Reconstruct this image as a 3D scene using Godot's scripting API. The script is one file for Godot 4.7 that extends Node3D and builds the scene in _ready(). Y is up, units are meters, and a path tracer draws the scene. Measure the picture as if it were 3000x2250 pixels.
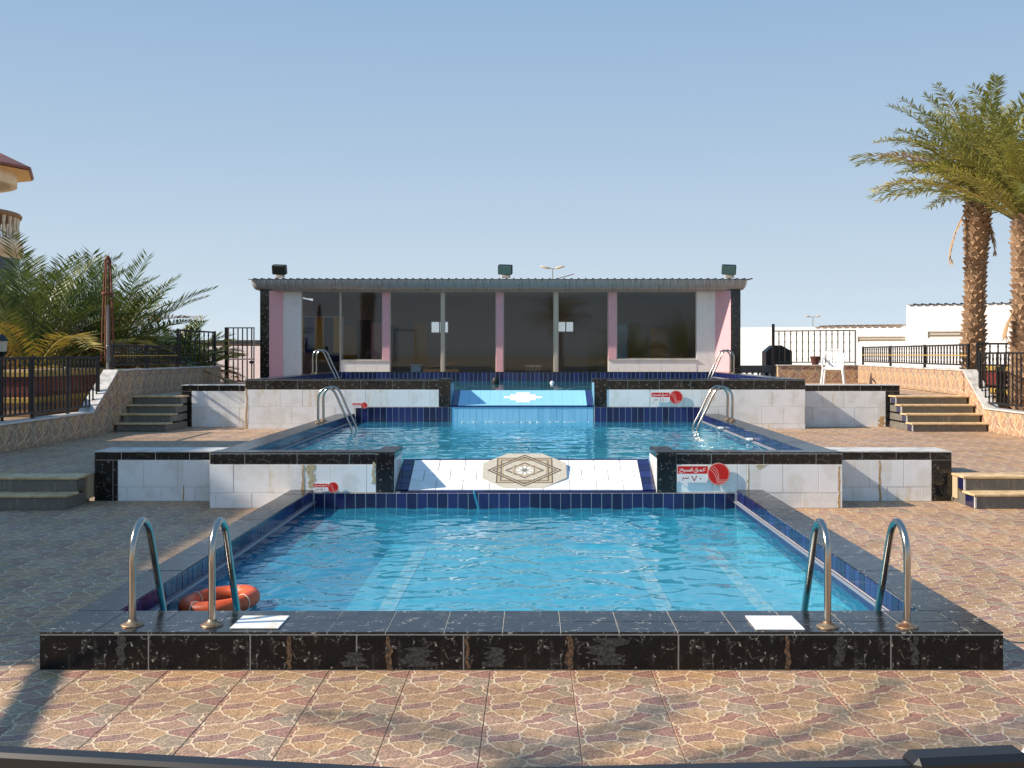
extends Node3D
# A stepped row of three swimming pools in front of a glazed pool house.
# Distances: x to the right, y up, "d" metres away from the camera (d = -z).

const L1 := 0.34      # middle terrace
const L2 := 0.96      # upper terrace
const GRID_X := 0.2194
const GRID_D := 5.28
const TILE := 0.45

var M := {}           # materials
var meshes := {}      # shared meshes
var used := {}        # names in use, per parent
var rng := RandomNumberGenerator.new()

# ------------------------------------------------------------------ helpers
func numbered(parent: Node, called: String) -> String:
	var k := str(parent.get_instance_id()) + "/" + called
	var n: int = used.get(k, 0)
	used[k] = n + 1
	return called if n == 0 else "%s_%03d" % [called, n]

func world_of(n: Node) -> Vector3:
	var p := Vector3.ZERO
	while n != self and n != null:
		p += (n as Node3D).position
		n = n.get_parent()
	return p

func tag(o: Node, label: String, category: String, group := "", kind := "") -> Node:
	if label != "": o.set_meta("label", label)
	if category != "": o.set_meta("category", category)
	if group != "": o.set_meta("group", group)
	if kind != "": o.set_meta("kind", kind)
	return o

func thing(called: String, label: String, category: String, at: Vector3, group := "") -> Node3D:
	var o := Node3D.new()
	o.name = numbered(self, called)
	add_child(o)
	o.position = at
	tag(o, label, category, group)
	return o

func setting(called: String) -> Node3D:
	var o := Node3D.new()
	o.name = numbered(self, called)
	add_child(o)
	o.set_meta("kind", "structure")
	return o

func put(parent: Node, called: String, mesh: Mesh, mat: Material, xf := Transform3D()) -> MeshInstance3D:
	# xf is given in the scene's axes
	var o := MeshInstance3D.new()
	o.name = numbered(parent, called)
	o.mesh = mesh
	o.material_override = mat
	parent.add_child(o)
	xf.origin -= world_of(parent)
	o.transform = xf
	return o

func local(parent: Node, called: String, mesh: Mesh, mat: Material, xf := Transform3D()) -> MeshInstance3D:
	var o := MeshInstance3D.new()
	o.name = numbered(parent, called)
	o.mesh = mesh
	o.material_override = mat
	parent.add_child(o)
	o.transform = xf
	return o

func P(x: float, y: float, d: float) -> Vector3:
	return Vector3(x, y, -d)

func finish(v: PackedVector3Array, n: PackedVector3Array, uv: PackedVector2Array, idx: PackedInt32Array) -> ArrayMesh:
	for t in range(0, idx.size(), 3):
		var a := v[idx[t]]
		var b := v[idx[t + 1]]
		var c := v[idx[t + 2]]
		if (c - a).cross(b - a).dot(n[idx[t]] + n[idx[t + 1]] + n[idx[t + 2]]) < 0.0:
			var k := idx[t + 1]
			idx[t + 1] = idx[t + 2]
			idx[t + 2] = k
	var arr := []
	arr.resize(Mesh.ARRAY_MAX)
	arr[Mesh.ARRAY_VERTEX] = v
	arr[Mesh.ARRAY_NORMAL] = n
	if uv.size() == v.size(): arr[Mesh.ARRAY_TEX_UV] = uv
	arr[Mesh.ARRAY_INDEX] = idx
	var m := ArrayMesh.new()
	m.add_surface_from_arrays(Mesh.PRIMITIVE_TRIANGLES, arr)
	return m

class Soup:
	# flat-shaded faces gathered into one mesh
	var v := PackedVector3Array()
	var n := PackedVector3Array()
	var uv := PackedVector2Array()
	var idx := PackedInt32Array()
	func poly(pts: Array, out: Vector3, uvs := []) -> void:
		var nn: Vector3 = (pts[2] - pts[0]).cross(pts[1] - pts[0])
		if nn.length() < 1e-12: return
		nn = nn.normalized()
		if nn.dot(out) < 0.0: nn = -nn
		var s := v.size()
		for i in pts.size():
			v.append(pts[i])
			n.append(nn)
			uv.append(uvs[i] if uvs.size() > i else Vector2(pts[i].x, pts[i].y))
		for i in range(1, pts.size() - 1):
			idx.append(s)
			idx.append(s + i)
			idx.append(s + i + 1)
	func box(lo: Vector3, hi: Vector3, xf := Transform3D()) -> void:
		var c := []
		for i in 8:
			c.append(xf * Vector3(hi.x if i & 1 else lo.x, hi.y if i & 2 else lo.y, hi.z if i & 4 else lo.z))
		var mid: Vector3 = xf * ((lo + hi) / 2)
		for f in [[0, 1, 3, 2], [4, 5, 7, 6], [0, 1, 5, 4], [2, 3, 7, 6], [0, 2, 6, 4], [1, 3, 7, 5]]:
			var q := [c[f[0]], c[f[1]], c[f[2]], c[f[3]]]
			poly(q, (q[0] + q[2]) / 2 - mid)

func mesh_of(s: Soup) -> ArrayMesh:
	return finish(s.v, s.n, s.uv, s.idx)

func cbox(size: Vector3, c: float) -> ArrayMesh:
	# a box with chamfered edges
	var key := "c%.4f_%.4f_%.4f_%.4f" % [size.x, size.y, size.z, c]
	if meshes.has(key): return meshes[key]
	var h := size / 2
	c = minf(c, minf(h.x, minf(h.y, h.z)) * 0.6)
	var s := Soup.new()
	for ax in 3:
		var u := (ax + 1) % 3
		var w := (ax + 2) % 3
		for sg in [-1.0, 1.0]:
			var q := []
			for k in [[-1, -1], [1, -1], [1, 1], [-1, 1]]:
				var p := Vector3.ZERO
				p[ax] = sg * h[ax]
				p[u] = k[0] * (h[u] - c)
				p[w] = k[1] * (h[w] - c)
				q.append(p)
			var o := Vector3.ZERO
			o[ax] = sg
			s.poly(q, o)
		for su in [-1.0, 1.0]:
			for sw in [-1.0, 1.0]:
				var q := []
				for e in [[-1, 0], [1, 0], [1, 1], [-1, 1]]:
					var p := Vector3.ZERO
					p[ax] = e[0] * (h[ax] - c)
					p[u] = su * (h[u] - (c if e[1] == 1 else 0.0))
					p[w] = sw * (h[w] - (0.0 if e[1] == 1 else c))
					q.append(p)
				var o := Vector3.ZERO
				o[u] = su
				o[w] = sw
				s.poly(q, o)
	for sx in [-1.0, 1.0]:
		for sy in [-1.0, 1.0]:
			for sz in [-1.0, 1.0]:
				s.poly([Vector3(sx * h.x, sy * (h.y - c), sz * (h.z - c)), Vector3(sx * (h.x - c), sy * h.y, sz * (h.z - c)), Vector3(sx * (h.x - c), sy * (h.y - c), sz * h.z)], Vector3(sx, sy, sz))
	meshes[key] = mesh_of(s)
	return meshes[key]

func bx(parent: Node, called: String, x0: float, x1: float, y0: float, y1: float, d0: float, d1: float, mat: Material, c := 0.003) -> MeshInstance3D:
	return put(parent, called, cbox(Vector3(absf(x1 - x0), absf(y1 - y0), absf(d1 - d0)), c), mat, Transform3D(Basis(), P((x0 + x1) / 2, (y0 + y1) / 2, (d0 + d1) / 2)))

func bar(parent: Node, called: String, a: Vector3, b: Vector3, w: float, h: float, mat: Material, c := 0.003) -> MeshInstance3D:
	# a rectangular bar from a to b; w is its width, h its height
	var dir := (b - a).normalized()
	var side := dir.cross(Vector3.UP)
	side = Vector3.RIGHT if side.length() < 0.01 else side.normalized()
	var up := side.cross(dir).normalized()
	return put(parent, called, cbox(Vector3(a.distance_to(b), h, w), c), mat, Transform3D(Basis(dir, up, side), (a + b) / 2))

func lathe(profile: Array, k: int, sx := 1.0, sz := 1.0) -> ArrayMesh:
	# profile: [radius, height] from the bottom up
	var v := PackedVector3Array()
	var n := PackedVector3Array()
	var idx := PackedInt32Array()
	for i in profile.size():
		var a: Array = profile[maxi(i - 1, 0)]
		var b: Array = profile[mini(i + 1, profile.size() - 1)]
		var t := Vector2(b[0] - a[0], b[1] - a[1]).normalized()
		for j in k + 1:
			var g := TAU * j / k
			v.append(Vector3(cos(g) * profile[i][0] * sx, profile[i][1], sin(g) * profile[i][0] * sz))
			n.append(Vector3(cos(g) * t.y, -t.x, sin(g) * t.y).normalized())
	for i in profile.size() - 1:
		for j in k:
			var p := i * (k + 1) + j
			idx.append_array([p, p + 1, p + k + 2, p, p + k + 2, p + k + 1])
	for e in [0, profile.size() - 1]:
		if profile[e][0] > 0.0005:
			var s := v.size()
			for j in k:
				v.append(Vector3(cos(TAU * j / k) * profile[e][0] * sx, profile[e][1], sin(TAU * j / k) * profile[e][0] * sz))
				n.append(Vector3.DOWN if e == 0 else Vector3.UP)
			for j in range(1, k - 1):
				idx.append_array([s, s + j, s + j + 1])
	return finish(v, n, PackedVector2Array(), idx)

func tube(pts: Array, radii: Array, k: int) -> ArrayMesh:
	var v := PackedVector3Array()
	var n := PackedVector3Array()
	var idx := PackedInt32Array()
	var prev := Vector3.ZERO
	for i in pts.size():
		var t: Vector3 = (pts[mini(i + 1, pts.size() - 1)] - pts[maxi(i - 1, 0)]).normalized()
		var u := prev - t * prev.dot(t)
		if u.length() < 0.01:
			u = t.cross(Vector3.UP if absf(t.y) < 0.9 else Vector3.RIGHT)
		u = u.normalized()
		prev = u
		var w := t.cross(u)
		var r: float = radii[mini(i, radii.size() - 1)]
		for j in k:
			var g := TAU * j / k
			var o := u * cos(g) + w * sin(g)
			v.append(pts[i] + o * r)
			n.append(o)
	for i in pts.size() - 1:
		for j in k:
			var a := i * k + j
			var b := i * k + (j + 1) % k
			idx.append_array([a, b, b + k, a, b + k, a + k])
	for e in [0, pts.size() - 1]:
		var s := v.size()
		var dirn: Vector3 = (pts[0] - pts[1]) if e == 0 else (pts[e] - pts[e - 1])
		for j in k:
			v.append(v[e * k + j])
			n.append(dirn.normalized())
		for j in range(1, k - 1):
			idx.append_array([s, s + j, s + j + 1])
	return finish(v, n, PackedVector2Array(), idx)

func smooth_path(pts: Array, steps: int) -> Array:
	# Catmull-Rom through the points
	var out := []
	for i in pts.size() - 1:
		var p0: Vector3 = pts[maxi(i - 1, 0)]
		var p3: Vector3 = pts[mini(i + 2, pts.size() - 1)]
		for s in steps:
			out.append((pts[i] as Vector3).cubic_interpolate(pts[i + 1], p0, p3, float(s) / steps))
	out.append(pts[-1])
	return out

# ------------------------------------------------------------------ textures and materials
func noise_bytes(w: int, h: int, freq: float, sd: int, kind := FastNoiseLite.TYPE_SIMPLEX_SMOOTH, fractal := FastNoiseLite.FRACTAL_FBM, octaves := 4) -> PackedByteArray:
	var f := FastNoiseLite.new()
	f.noise_type = kind
	f.frequency = freq
	f.seed = sd
	f.fractal_type = fractal
	f.fractal_octaves = octaves
	var im := f.get_seamless_image(w, h)
	im.convert(Image.FORMAT_L8)
	return im.get_data()

func tex_from(w: int, h: int, rgb: PackedByteArray) -> ImageTexture:
	var im := Image.create_from_data(w, h, false, Image.FORMAT_RGB8, rgb)
	im.generate_mipmaps()
	return ImageTexture.create_from_image(im)

func mat(c: Color, rough := 0.6, metal := 0.0, spec := 0.5) -> StandardMaterial3D:
	var m := StandardMaterial3D.new()
	m.albedo_color = c
	m.roughness = rough
	m.metallic = metal
	m.metallic_specular = spec
	return m

func rgb8(r: int, g: int, b: int) -> Color:
	return Color(r / 255.0, g / 255.0, b / 255.0)

func tri(m: StandardMaterial3D, t: Texture2D, size: float, off := Vector3.ZERO) -> StandardMaterial3D:
	m.albedo_texture = t
	m.uv1_triplanar = true
	m.uv1_world_triplanar = true
	m.uv1_triplanar_sharpness = 8.0
	m.uv1_scale = Vector3.ONE / size
	m.uv1_offset = off
	return m

func paving_maps() -> Array:
	# one printed tile: broken stones of several colours with pale joints between them
	var n := 512
	var g := 3
	var r := RandomNumberGenerator.new()
	r.seed = 77
	var site := []
	for j in g:
		for i in g:
			site.append(Vector2((i + 0.5 + r.randf_range(-0.46, 0.46)) / g, (j + 0.5 + r.randf_range(-0.46, 0.46)) / g))
	for e in 3: site.append(Vector2(r.randf(), r.randf()))
	var pal := [Vector3(172, 140, 110), Vector3(154, 116, 101), Vector3(174, 147, 115), Vector3(164, 132, 108), Vector3(157, 137, 115), Vector3(172, 140, 106), Vector3(148, 116, 103), Vector3(167, 142, 113)]
	var tone := []
	for i in site.size(): tone.append(pal[r.randi() % pal.size()])
	var wa := noise_bytes(n, n, 0.008, 5, FastNoiseLite.TYPE_SIMPLEX_SMOOTH, FastNoiseLite.FRACTAL_FBM, 2)
	var wb := noise_bytes(n, n, 0.008, 9, FastNoiseLite.TYPE_SIMPLEX_SMOOTH, FastNoiseLite.FRACTAL_FBM, 2)
	var fine := noise_bytes(n, n, 0.05, 12)
	var mid := noise_bytes(n, n, 0.014, 31)
	var out := PackedByteArray()
	out.resize(n * n * 3)
	var hgt := PackedByteArray()
	hgt.resize(n * n * 3)
	var S := PackedVector2Array()
	var own := PackedInt32Array()
	for i in site.size():
		for ox in [-1, 0, 1]:
			for oy in [-1, 0, 1]:
				var q: Vector2 = site[i] + Vector2(ox, oy)
				if q.x > -0.4 and q.x < 1.4 and q.y > -0.4 and q.y < 1.4:
					S.append(q)
					own.append(i)
	# bins to keep the search short
	var bins := []
	for b in 64: bins.append([])
	for b in 64:
		var bc := Vector2((b % 8 + 0.5) / 8.0, (b / 8 + 0.5) / 8.0)
		for k in S.size():
			if bc.distance_to(S[k]) < 0.62: bins[b].append(k)
	for y in n:
		for x in n:
			var k := y * n + x
			var p := Vector2(x / 512.0 + (wa[k] - 128) * 0.00028, y / 512.0 + (wb[k] - 128) * 0.00028)
			var bl: Array = bins[clampi(int(p.y * 8), 0, 7) * 8 + clampi(int(p.x * 8), 0, 7)]
			var d1 := 9.0
			var d2 := 9.0
			var a := 0
			var b2 := 0
			for q in bl:
				var dd := p.distance_squared_to(S[q])
				if dd < d1:
					d2 = d1
					b2 = a
					d1 = dd
					a = q
				elif dd < d2:
					d2 = dd
					b2 = q
			var edge := (d2 - d1) / (2.0 * maxf(0.02, S[a].distance_to(S[b2])))
			var c: Vector3 = tone[own[a]]
			c *= 0.88 + 0.24 * mid[k] / 255.0
			c += Vector3(1.0, 0.92, 0.85) * (fine[k] - 128) * 0.26
			var wl := 0.010 + 0.007 * mid[k] / 255.0
			var j := clampf((wl - edge) / 0.004, 0.0, 1.0)
			c = c.lerp(Vector3(212, 190, 158), j)
			out[k * 3] = clampi(int(c.x), 0, 255)
			out[k * 3 + 1] = clampi(int(c.y), 0, 255)
			out[k * 3 + 2] = clampi(int(c.z), 0, 255)
			var hh := clampi(int(140 + 70 * j + (fine[k] - 128) * 0.5), 0, 255)
			hgt[k * 3] = hh
			hgt[k * 3 + 1] = hh
			hgt[k * 3 + 2] = hh
	return [tex_from(n, n, out), tex_from(n, n, hgt)]

func marble_tex(sd: int, dirt: float) -> ImageTexture:
	# black stone with thin broken white veins; dirt adds runs of lime and dust
	var n := 512
	var a := noise_bytes(n, n, 0.009, sd, FastNoiseLite.TYPE_SIMPLEX_SMOOTH, FastNoiseLite.FRACTAL_FBM, 4)
	var b := noise_bytes(n, n, 0.016, sd + 3, FastNoiseLite.TYPE_SIMPLEX_SMOOTH, FastNoiseLite.FRACTAL_FBM, 4)
	var c := noise_bytes(n, n, 0.012, sd + 5)
	var f := noise_bytes(n, n, 0.06, sd + 8)
	var st := noise_bytes(n, 32, 0.035, sd + 11)
	var out := PackedByteArray()
	out.resize(n * n * 3)
	for y in n:
		for x in n:
			var k := y * n + x
			var v := clampf(1.0 - absf(a[k] - 128) / 8.0, 0.0, 1.0) * clampf((c[k] - 110) / 30.0, 0.0, 1.0)
			v = maxf(v, 0.8 * clampf(1.0 - absf(b[k] - 118) / 6.0, 0.0, 1.0) * clampf((c[k] - 128) / 30.0, 0.0, 1.0))
			v *= clampf((f[k] - 60) / 100.0, 0.0, 1.0)
			var col := Vector3(22, 22, 24) + Vector3(6, 6, 7) * ((f[k] - 128) / 128.0)
			col = col.lerp(Vector3(196, 190, 176), v)
			if dirt > 0.0:
				var s := clampf((st[((y / 64) % 32) * n + x] - 140) / 70.0, 0.0, 1.0) * clampf((c[k] - 96) / 60.0, 0.0, 1.0) * (0.5 + 0.5 * f[k] / 255.0)
				col = col.lerp(Vector3(128, 126, 116), minf(1.0, 0.62 * s) * dirt)
			out[k * 3] = clampi(int(col.x), 0, 255)
			out[k * 3 + 1] = clampi(int(col.y), 0, 255)
			out[k * 3 + 2] = clampi(int(col.z), 0, 255)
	return tex_from(n, n, out)

func spotted(n: int, base: Vector3, other: Vector3, lo: float, hi: float, freq: float, sd: int, grain: float) -> ImageTexture:
	var a := noise_bytes(n, n, freq, sd)
	var f := noise_bytes(n, n, 0.09, sd + 4)
	var out := PackedByteArray()
	out.resize(n * n * 3)
	for k in n * n:
		var t := clampf((a[k] / 255.0 - lo) / (hi - lo), 0.0, 1.0) * clampf(f[k] / 150.0, 0.0, 1.0)
		var c := base.lerp(other, t) + Vector3.ONE * (f[k] - 128) * grain
		out[k * 3] = clampi(int(c.x), 0, 255)
		out[k * 3 + 1] = clampi(int(c.y), 0, 255)
		out[k * 3 + 2] = clampi(int(c.z), 0, 255)
	return tex_from(n, n, out)

func streaked(n: int, base: Vector3, other: Vector3, sd: int, strength: float) -> ImageTexture:
	# long vertical runs (rust on sheet metal, rain marks on plaster)
	var a := noise_bytes(n, 16, 0.05, sd)
	var b := noise_bytes(n, n, 0.02, sd + 2)
	var f := noise_bytes(n, n, 0.1, sd + 4)
	var out := PackedByteArray()
	out.resize(n * n * 3)
	for y in n:
		for x in n:
			var k := y * n + x
			var t := clampf((a[((y * 16) / n) * n + x] - 120) / 90.0, 0.0, 1.0) * clampf((b[k] - 90) / 80.0, 0.0, 1.0)
			var c := base.lerp(other, t * strength) + Vector3.ONE * (f[k] - 128) * 0.06
			out[k * 3] = clampi(int(c.x), 0, 255)
			out[k * 3 + 1] = clampi(int(c.y), 0, 255)
			out[k * 3 + 2] = clampi(int(c.z), 0, 255)
	return tex_from(n, n, out)

func stroke(im: Image, pts: Array, w: float, c: Color) -> void:
	for i in pts.size() - 1:
		var a: Vector2 = pts[i]
		var b: Vector2 = pts[i + 1]
		var steps := maxi(1, int(a.distance_to(b) * 1.5))
		for s in steps + 1:
			var p := a.lerp(b, float(s) / steps)
			for y in range(int(p.y - w), int(p.y + w) + 2):
				for x in range(int(p.x - w), int(p.x + w) + 2):
					if x >= 0 and y >= 0 and x < im.get_width() and y < im.get_height() and Vector2(x, y).distance_to(p) <= w:
						im.set_pixel(x, y, c)

func ring(center: Vector2, r: float, from := 0.0, to := TAU, ry := -1.0) -> Array:
	var out := []
	for i in 19:
		var g := lerpf(from, to, i / 18.0)
		out.append(center + Vector2(cos(g) * r, sin(g) * (r if ry < 0.0 else ry)))
	return out

func sign_tex(number: String) -> ImageTexture:
	# the printed panel: the Arabic words for "pool depth" over the depth in centimetres
	var im := Image.create(330, 184, false, Image.FORMAT_RGB8)
	im.fill(rgb8(232, 228, 226))
	var red := rgb8(206, 28, 20)
	im.fill_rect(Rect2i(0, 4, 330, 84), red)
	var wt := rgb8(238, 220, 214)
	var w := 3.4
	# (points measured on the panel, x from its left edge)
	stroke(im, [Vector2(301, 30), Vector2(286, 28), Vector2(277, 38), Vector2(284, 48), Vector2(300, 50)], w, wt)
	stroke(im, [Vector2(284, 48), Vector2(272, 58), Vector2(240, 58)], w, wt)
	stroke(im, ring(Vector2(252, 50), 8), w, wt)
	stroke(im, ring(Vector2(206, 46), 11), w, wt)
	stroke(im, [Vector2(240, 58), Vector2(217, 48)], w, wt)
	stroke(im, [Vector2(217, 48), Vector2(220, 66), Vector2(200, 74), Vector2(180, 68), Vector2(178, 58)], w, wt)
	stroke(im, [Vector2(199, 26), Vector2(201, 26)], w, wt)
	stroke(im, [Vector2(213, 26), Vector2(215, 26)], w, wt)
	stroke(im, [Vector2(163, 24), Vector2(163, 58)], w, wt)
	stroke(im, [Vector2(150, 24), Vector2(150, 58), Vector2(136, 58)], w, wt)
	stroke(im, ring(Vector2(136, 51), 7), w, wt)
	stroke(im, [Vector2(136, 58), Vector2(124, 58), Vector2(122, 46), Vector2(119, 58), Vector2(109, 58), Vector2(107, 46), Vector2(104, 58), Vector2(94, 58), Vector2(92, 44), Vector2(89, 58), Vector2(76, 58), Vector2(74, 44), Vector2(71, 58), Vector2(58, 58)], w, wt)
	stroke(im, [Vector2(76, 72), Vector2(78, 72)], w, wt)
	stroke(im, [Vector2(24, 36), Vector2(48, 33), Vector2(64, 42), Vector2(58, 58)], w, wt)
	stroke(im, [Vector2(60, 40), Vector2(34, 50), Vector2(20, 64), Vector2(30, 78), Vector2(58, 77)], w, wt)
	# the number, and the letters for "cm" to its left
	var ink := rgb8(150, 22, 34)
	stroke(im, [Vector2(250, 140), Vector2(251, 141)], 8.0, ink)
	if number == "70":
		stroke(im, [Vector2(154, 112), Vector2(182, 164), Vector2(208, 112)], 5.0, ink)
	else:
		stroke(im, [Vector2(160, 112), Vector2(168, 126), Vector2(168, 164)], 5.0, ink)
		stroke(im, [Vector2(204, 112), Vector2(212, 126), Vector2(212, 164)], 5.0, ink)
	stroke(im, [Vector2(120, 122), Vector2(118, 140), Vector2(108, 140), Vector2(106, 128), Vector2(103, 140), Vector2(92, 140), Vector2(90, 128), Vector2(88, 140), Vector2(66, 140)], 3.0, ink)
	stroke(im, ring(Vector2(64, 134), 7), 3.0, ink)
	stroke(im, [Vector2(58, 138), Vector2(55, 162)], 3.0, ink)
	im.generate_mipmaps()
	return ImageTexture.create_from_image(im)

func emblem_tex() -> ImageTexture:
	# red disc, pale rim; three pale lines sweep down and turn off to the right
	var n := 256
	var im := Image.create(n, n, false, Image.FORMAT_RGB8)
	im.fill(rgb8(206, 26, 18))
	var wt := rgb8(236, 170, 160)
	for i in 3:
		var o := i * 19.0
		stroke(im, [Vector2(34 + o, 74 - o * 0.9), Vector2(72 + o * 0.95, 116 - o), Vector2(98 + o * 0.75, 170 - o * 1.1), Vector2(112 + o * 0.5, 224 - o * 0.9), Vector2(114 + o * 0.5, 232 - o * 0.9), Vector2(200 + o * 0.9, 232 - o * 0.9)], 3.2, wt)
	stroke(im, ring(Vector2(128, 128), 122), 4.0, rgb8(232, 150, 140))
	im.generate_mipmaps()
	return ImageTexture.create_from_image(im)

func medallion_tex() -> ImageTexture:
	var w := 768
	var h := 590
	var im := Image.create(w, h, false, Image.FORMAT_RGB8)
	var f := noise_bytes(w, h, 0.03, 21)
	for y in h:
		for x in w:
			var k := f[y * w + x]
			im.set_pixel(x, y, Color(0.76, 0.73, 0.66) * (0.9 + 0.16 * k / 255.0))
	var brown := rgb8(98, 86, 72)
	var gold := rgb8(176, 160, 130)
	var dark := rgb8(78, 66, 54)
	var c := Vector2(w / 2.0, h / 2.0)
	# square frames
	for q in [[236, 196, gold, 11.0], [216, 178, brown, 6.0], [200, 162, gold, 8.0], [252, 210, brown, 6.0]]:
		stroke(im, [c + Vector2(-q[0], -q[1]), c + Vector2(q[0], -q[1]), c + Vector2(q[0], q[1]), c + Vector2(-q[0], q[1]), c + Vector2(-q[0], -q[1])], q[3], q[2])
	# lozenge frames laid over them
	for q in [[334, 266, dark, 7.0], [312, 248, gold, 5.0], [290, 230, dark, 6.0], [172, 128, brown, 8.0], [150, 112, gold, 5.0]]:
		stroke(im, [c + Vector2(-q[0], 0), c + Vector2(0, -q[1]), c + Vector2(q[0], 0), c + Vector2(0, q[1]), c + Vector2(-q[0], 0)], q[3], q[2])
	for q in [[104, 84, gold, 6.0], [90, 70, brown, 3.0]]:
		stroke(im, [c + Vector2(-q[0], -q[1]), c + Vector2(q[0], -q[1]), c + Vector2(q[0], q[1]), c + Vector2(-q[0], q[1]), c + Vector2(-q[0], -q[1])], q[3], q[2])
	for k in 8:
		var g := TAU * k / 8
		stroke(im, [c + Vector2(cos(g), sin(g)) * 44, c + Vector2(cos(g), sin(g)) * 62], 13.0, rgb8(226, 220, 214))
		stroke(im, [c, c + Vector2(cos(g + 0.39), sin(g + 0.39)) * 42], 6.0, rgb8(110, 112, 100))
	im.generate_mipmaps()
	return ImageTexture.create_from_image(im)

func make_materials() -> void:
	var pv := paving_maps()
	var off := Vector3(-GRID_X / TILE, 0.0, GRID_D / TILE)
	M.paving = tri(mat(Color.WHITE, 0.55), pv[0], TILE, off)
	M.paving.heightmap_enabled = true
	M.paving.heightmap_texture = pv[1]
	M.paving.heightmap_scale = 0.5
	M.pavings = []
	for c in [Color(1, 1, 1), Color(0.95, 0.95, 0.94), Color(1, 0.97, 0.93), Color(0.92, 0.91, 0.89), Color(0.98, 0.98, 1.0)]:
		var pm: StandardMaterial3D = M.paving.duplicate()
		pm.albedo_color = c
		M.pavings.append(pm)
	M.cladding = tri(mat(Color(1.0, 1.0, 1.0), 0.6), pv[0], 0.6, off)
	M.marble = tri(mat(Color(1, 1, 1), 0.12), marble_tex(3, 0.0), 0.8)
	M.marble_top = tri(mat(Color(1, 1, 1), 0.24), marble_tex(8, 0.5), 1.1)
	M.marble_worn = tri(mat(Color(1, 1, 1), 0.2, 0.0, 0.36), marble_tex(14, 0.55), 0.85)
	M.white_tile = tri(mat(Color(1, 1, 1), 0.14), spotted(256, Vector3(236, 237, 237), Vector3(222, 221, 216), 0.55, 0.8, 0.012, 40, 0.02), 1.7)
	M.stained_tile = tri(mat(Color(1, 1, 1), 0.2), streaked(256, Vector3(234, 233, 229), Vector3(206, 176, 134), 50, 0.45), 1.5)
	M.grout = mat(rgb8(178, 158, 128), 0.9)
	M.white_grout = mat(rgb8(196, 188, 174), 0.9)
	M.blue_tile = []
	for c in [rgb8(28, 33, 74), rgb8(32, 38, 84), rgb8(24, 28, 64), rgb8(36, 44, 96)]: M.blue_tile.append(mat(c, 0.12))
	M.blue_grout = mat(rgb8(206, 202, 196), 0.85)
	M.ledge = mat(rgb8(118, 124, 136), 0.35)
	M.pale_blue = mat(rgb8(140, 200, 230), 0.14)
	M.pale_blue2 = mat(rgb8(130, 192, 224), 0.14)
	M.basin = tri(mat(Color(1, 1, 1), 0.3), spotted(256, Vector3(92, 192, 206), Vector3(58, 164, 186), 0.35, 0.7, 0.03, 61, 0.08), 1.2)
	M.basin_deep = tri(mat(Color(1, 1, 1), 0.3), spotted(256, Vector3(70, 172, 190), Vector3(46, 140, 164), 0.35, 0.7, 0.03, 66, 0.08), 1.2)
	M.lane = tri(mat(Color(1, 1, 1), 0.4), spotted(128, Vector3(200, 222, 208), Vector3(110, 190, 206), 0.4, 0.6, 0.04, 63, 0.05), 0.7)
	M.water = mat(Color(0.18, 0.62, 0.76, 0.42), 0.02)
	M.water.transparency = BaseMaterial3D.TRANSPARENCY_ALPHA
	M.water.metallic_specular = 0.46
	M.water_deep = M.water.duplicate()
	M.water_deep.albedo_color = Color(0.12, 0.5, 0.55, 0.5)
	M.rust_stain = tri(mat(Color(1, 1, 1), 0.8), spotted(128, Vector3(200, 170, 126), Vector3(162, 124, 82), 0.35, 0.7, 0.06, 64, 0.15), 0.25)
	M.kerb_rust = tri(mat(Color(1, 1, 1), 0.7), spotted(128, Vector3(112, 84, 56), Vector3(50, 42, 34), 0.35, 0.65, 0.07, 68, 0.15), 0.2)
	M.lime_stain = tri(mat(Color(1, 1, 1), 0.8), spotted(128, Vector3(196, 184, 150), Vector3(160, 146, 112), 0.35, 0.7, 0.06, 65, 0.15), 0.25)
	M.lime_film = tri(mat(Color(1, 1, 1), 0.6), spotted(128, Vector3(62, 62, 59), Vector3(28, 28, 29), 0.4, 0.6, 0.06, 67, 0.12), 0.22)
	M.foam = mat(rgb8(214, 230, 236), 0.4)
	M.white_marble = tri(mat(Color(1, 1, 1), 0.35), spotted(256, Vector3(206, 203, 198), Vector3(168, 164, 158), 0.45, 0.8, 0.012, 71, 0.06), 0.9)
	M.beige_stone = tri(mat(Color(1, 1, 1), 0.55), spotted(256, Vector3(212, 184, 142), Vector3(176, 146, 106), 0.45, 0.8, 0.02, 75, 0.1), 1.1)
	M.riser = tri(mat(Color(1, 1, 1), 0.4), streaked(256, Vector3(108, 105, 98), Vector3(150, 140, 120), 79, 0.7), 0.9)
	M.steel = mat(rgb8(176, 172, 164), 0.2, 1.0)
	M.steel_rust = tri(mat(Color(1, 1, 1), 0.4, 0.6), spotted(128, Vector3(150, 132, 108), Vector3(120, 74, 44), 0.4, 0.7, 0.03, 83, 0.1), 0.3)
	M.orange = tri(mat(Color(1, 1, 1), 0.45), spotted(128, Vector3(208, 84, 34), Vector3(182, 68, 28), 0.4, 0.8, 0.03, 86, 0.05), 0.4)
	M.rope = mat(rgb8(206, 196, 176), 0.9)
	M.iron = mat(rgb8(26, 25, 26), 0.42)
	M.gold = mat(rgb8(178, 142, 56), 0.5)
	M.yellow = tri(mat(Color(1, 1, 1), 0.6), spotted(128, Vector3(176, 146, 66), Vector3(136, 110, 54), 0.45, 0.75, 0.03, 89, 0.08), 0.6)
	M.red_paint = tri(mat(Color(1, 1, 1), 0.6), spotted(128, Vector3(108, 42, 36), Vector3(80, 32, 30), 0.45, 0.75, 0.03, 91, 0.08), 0.7)
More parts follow.
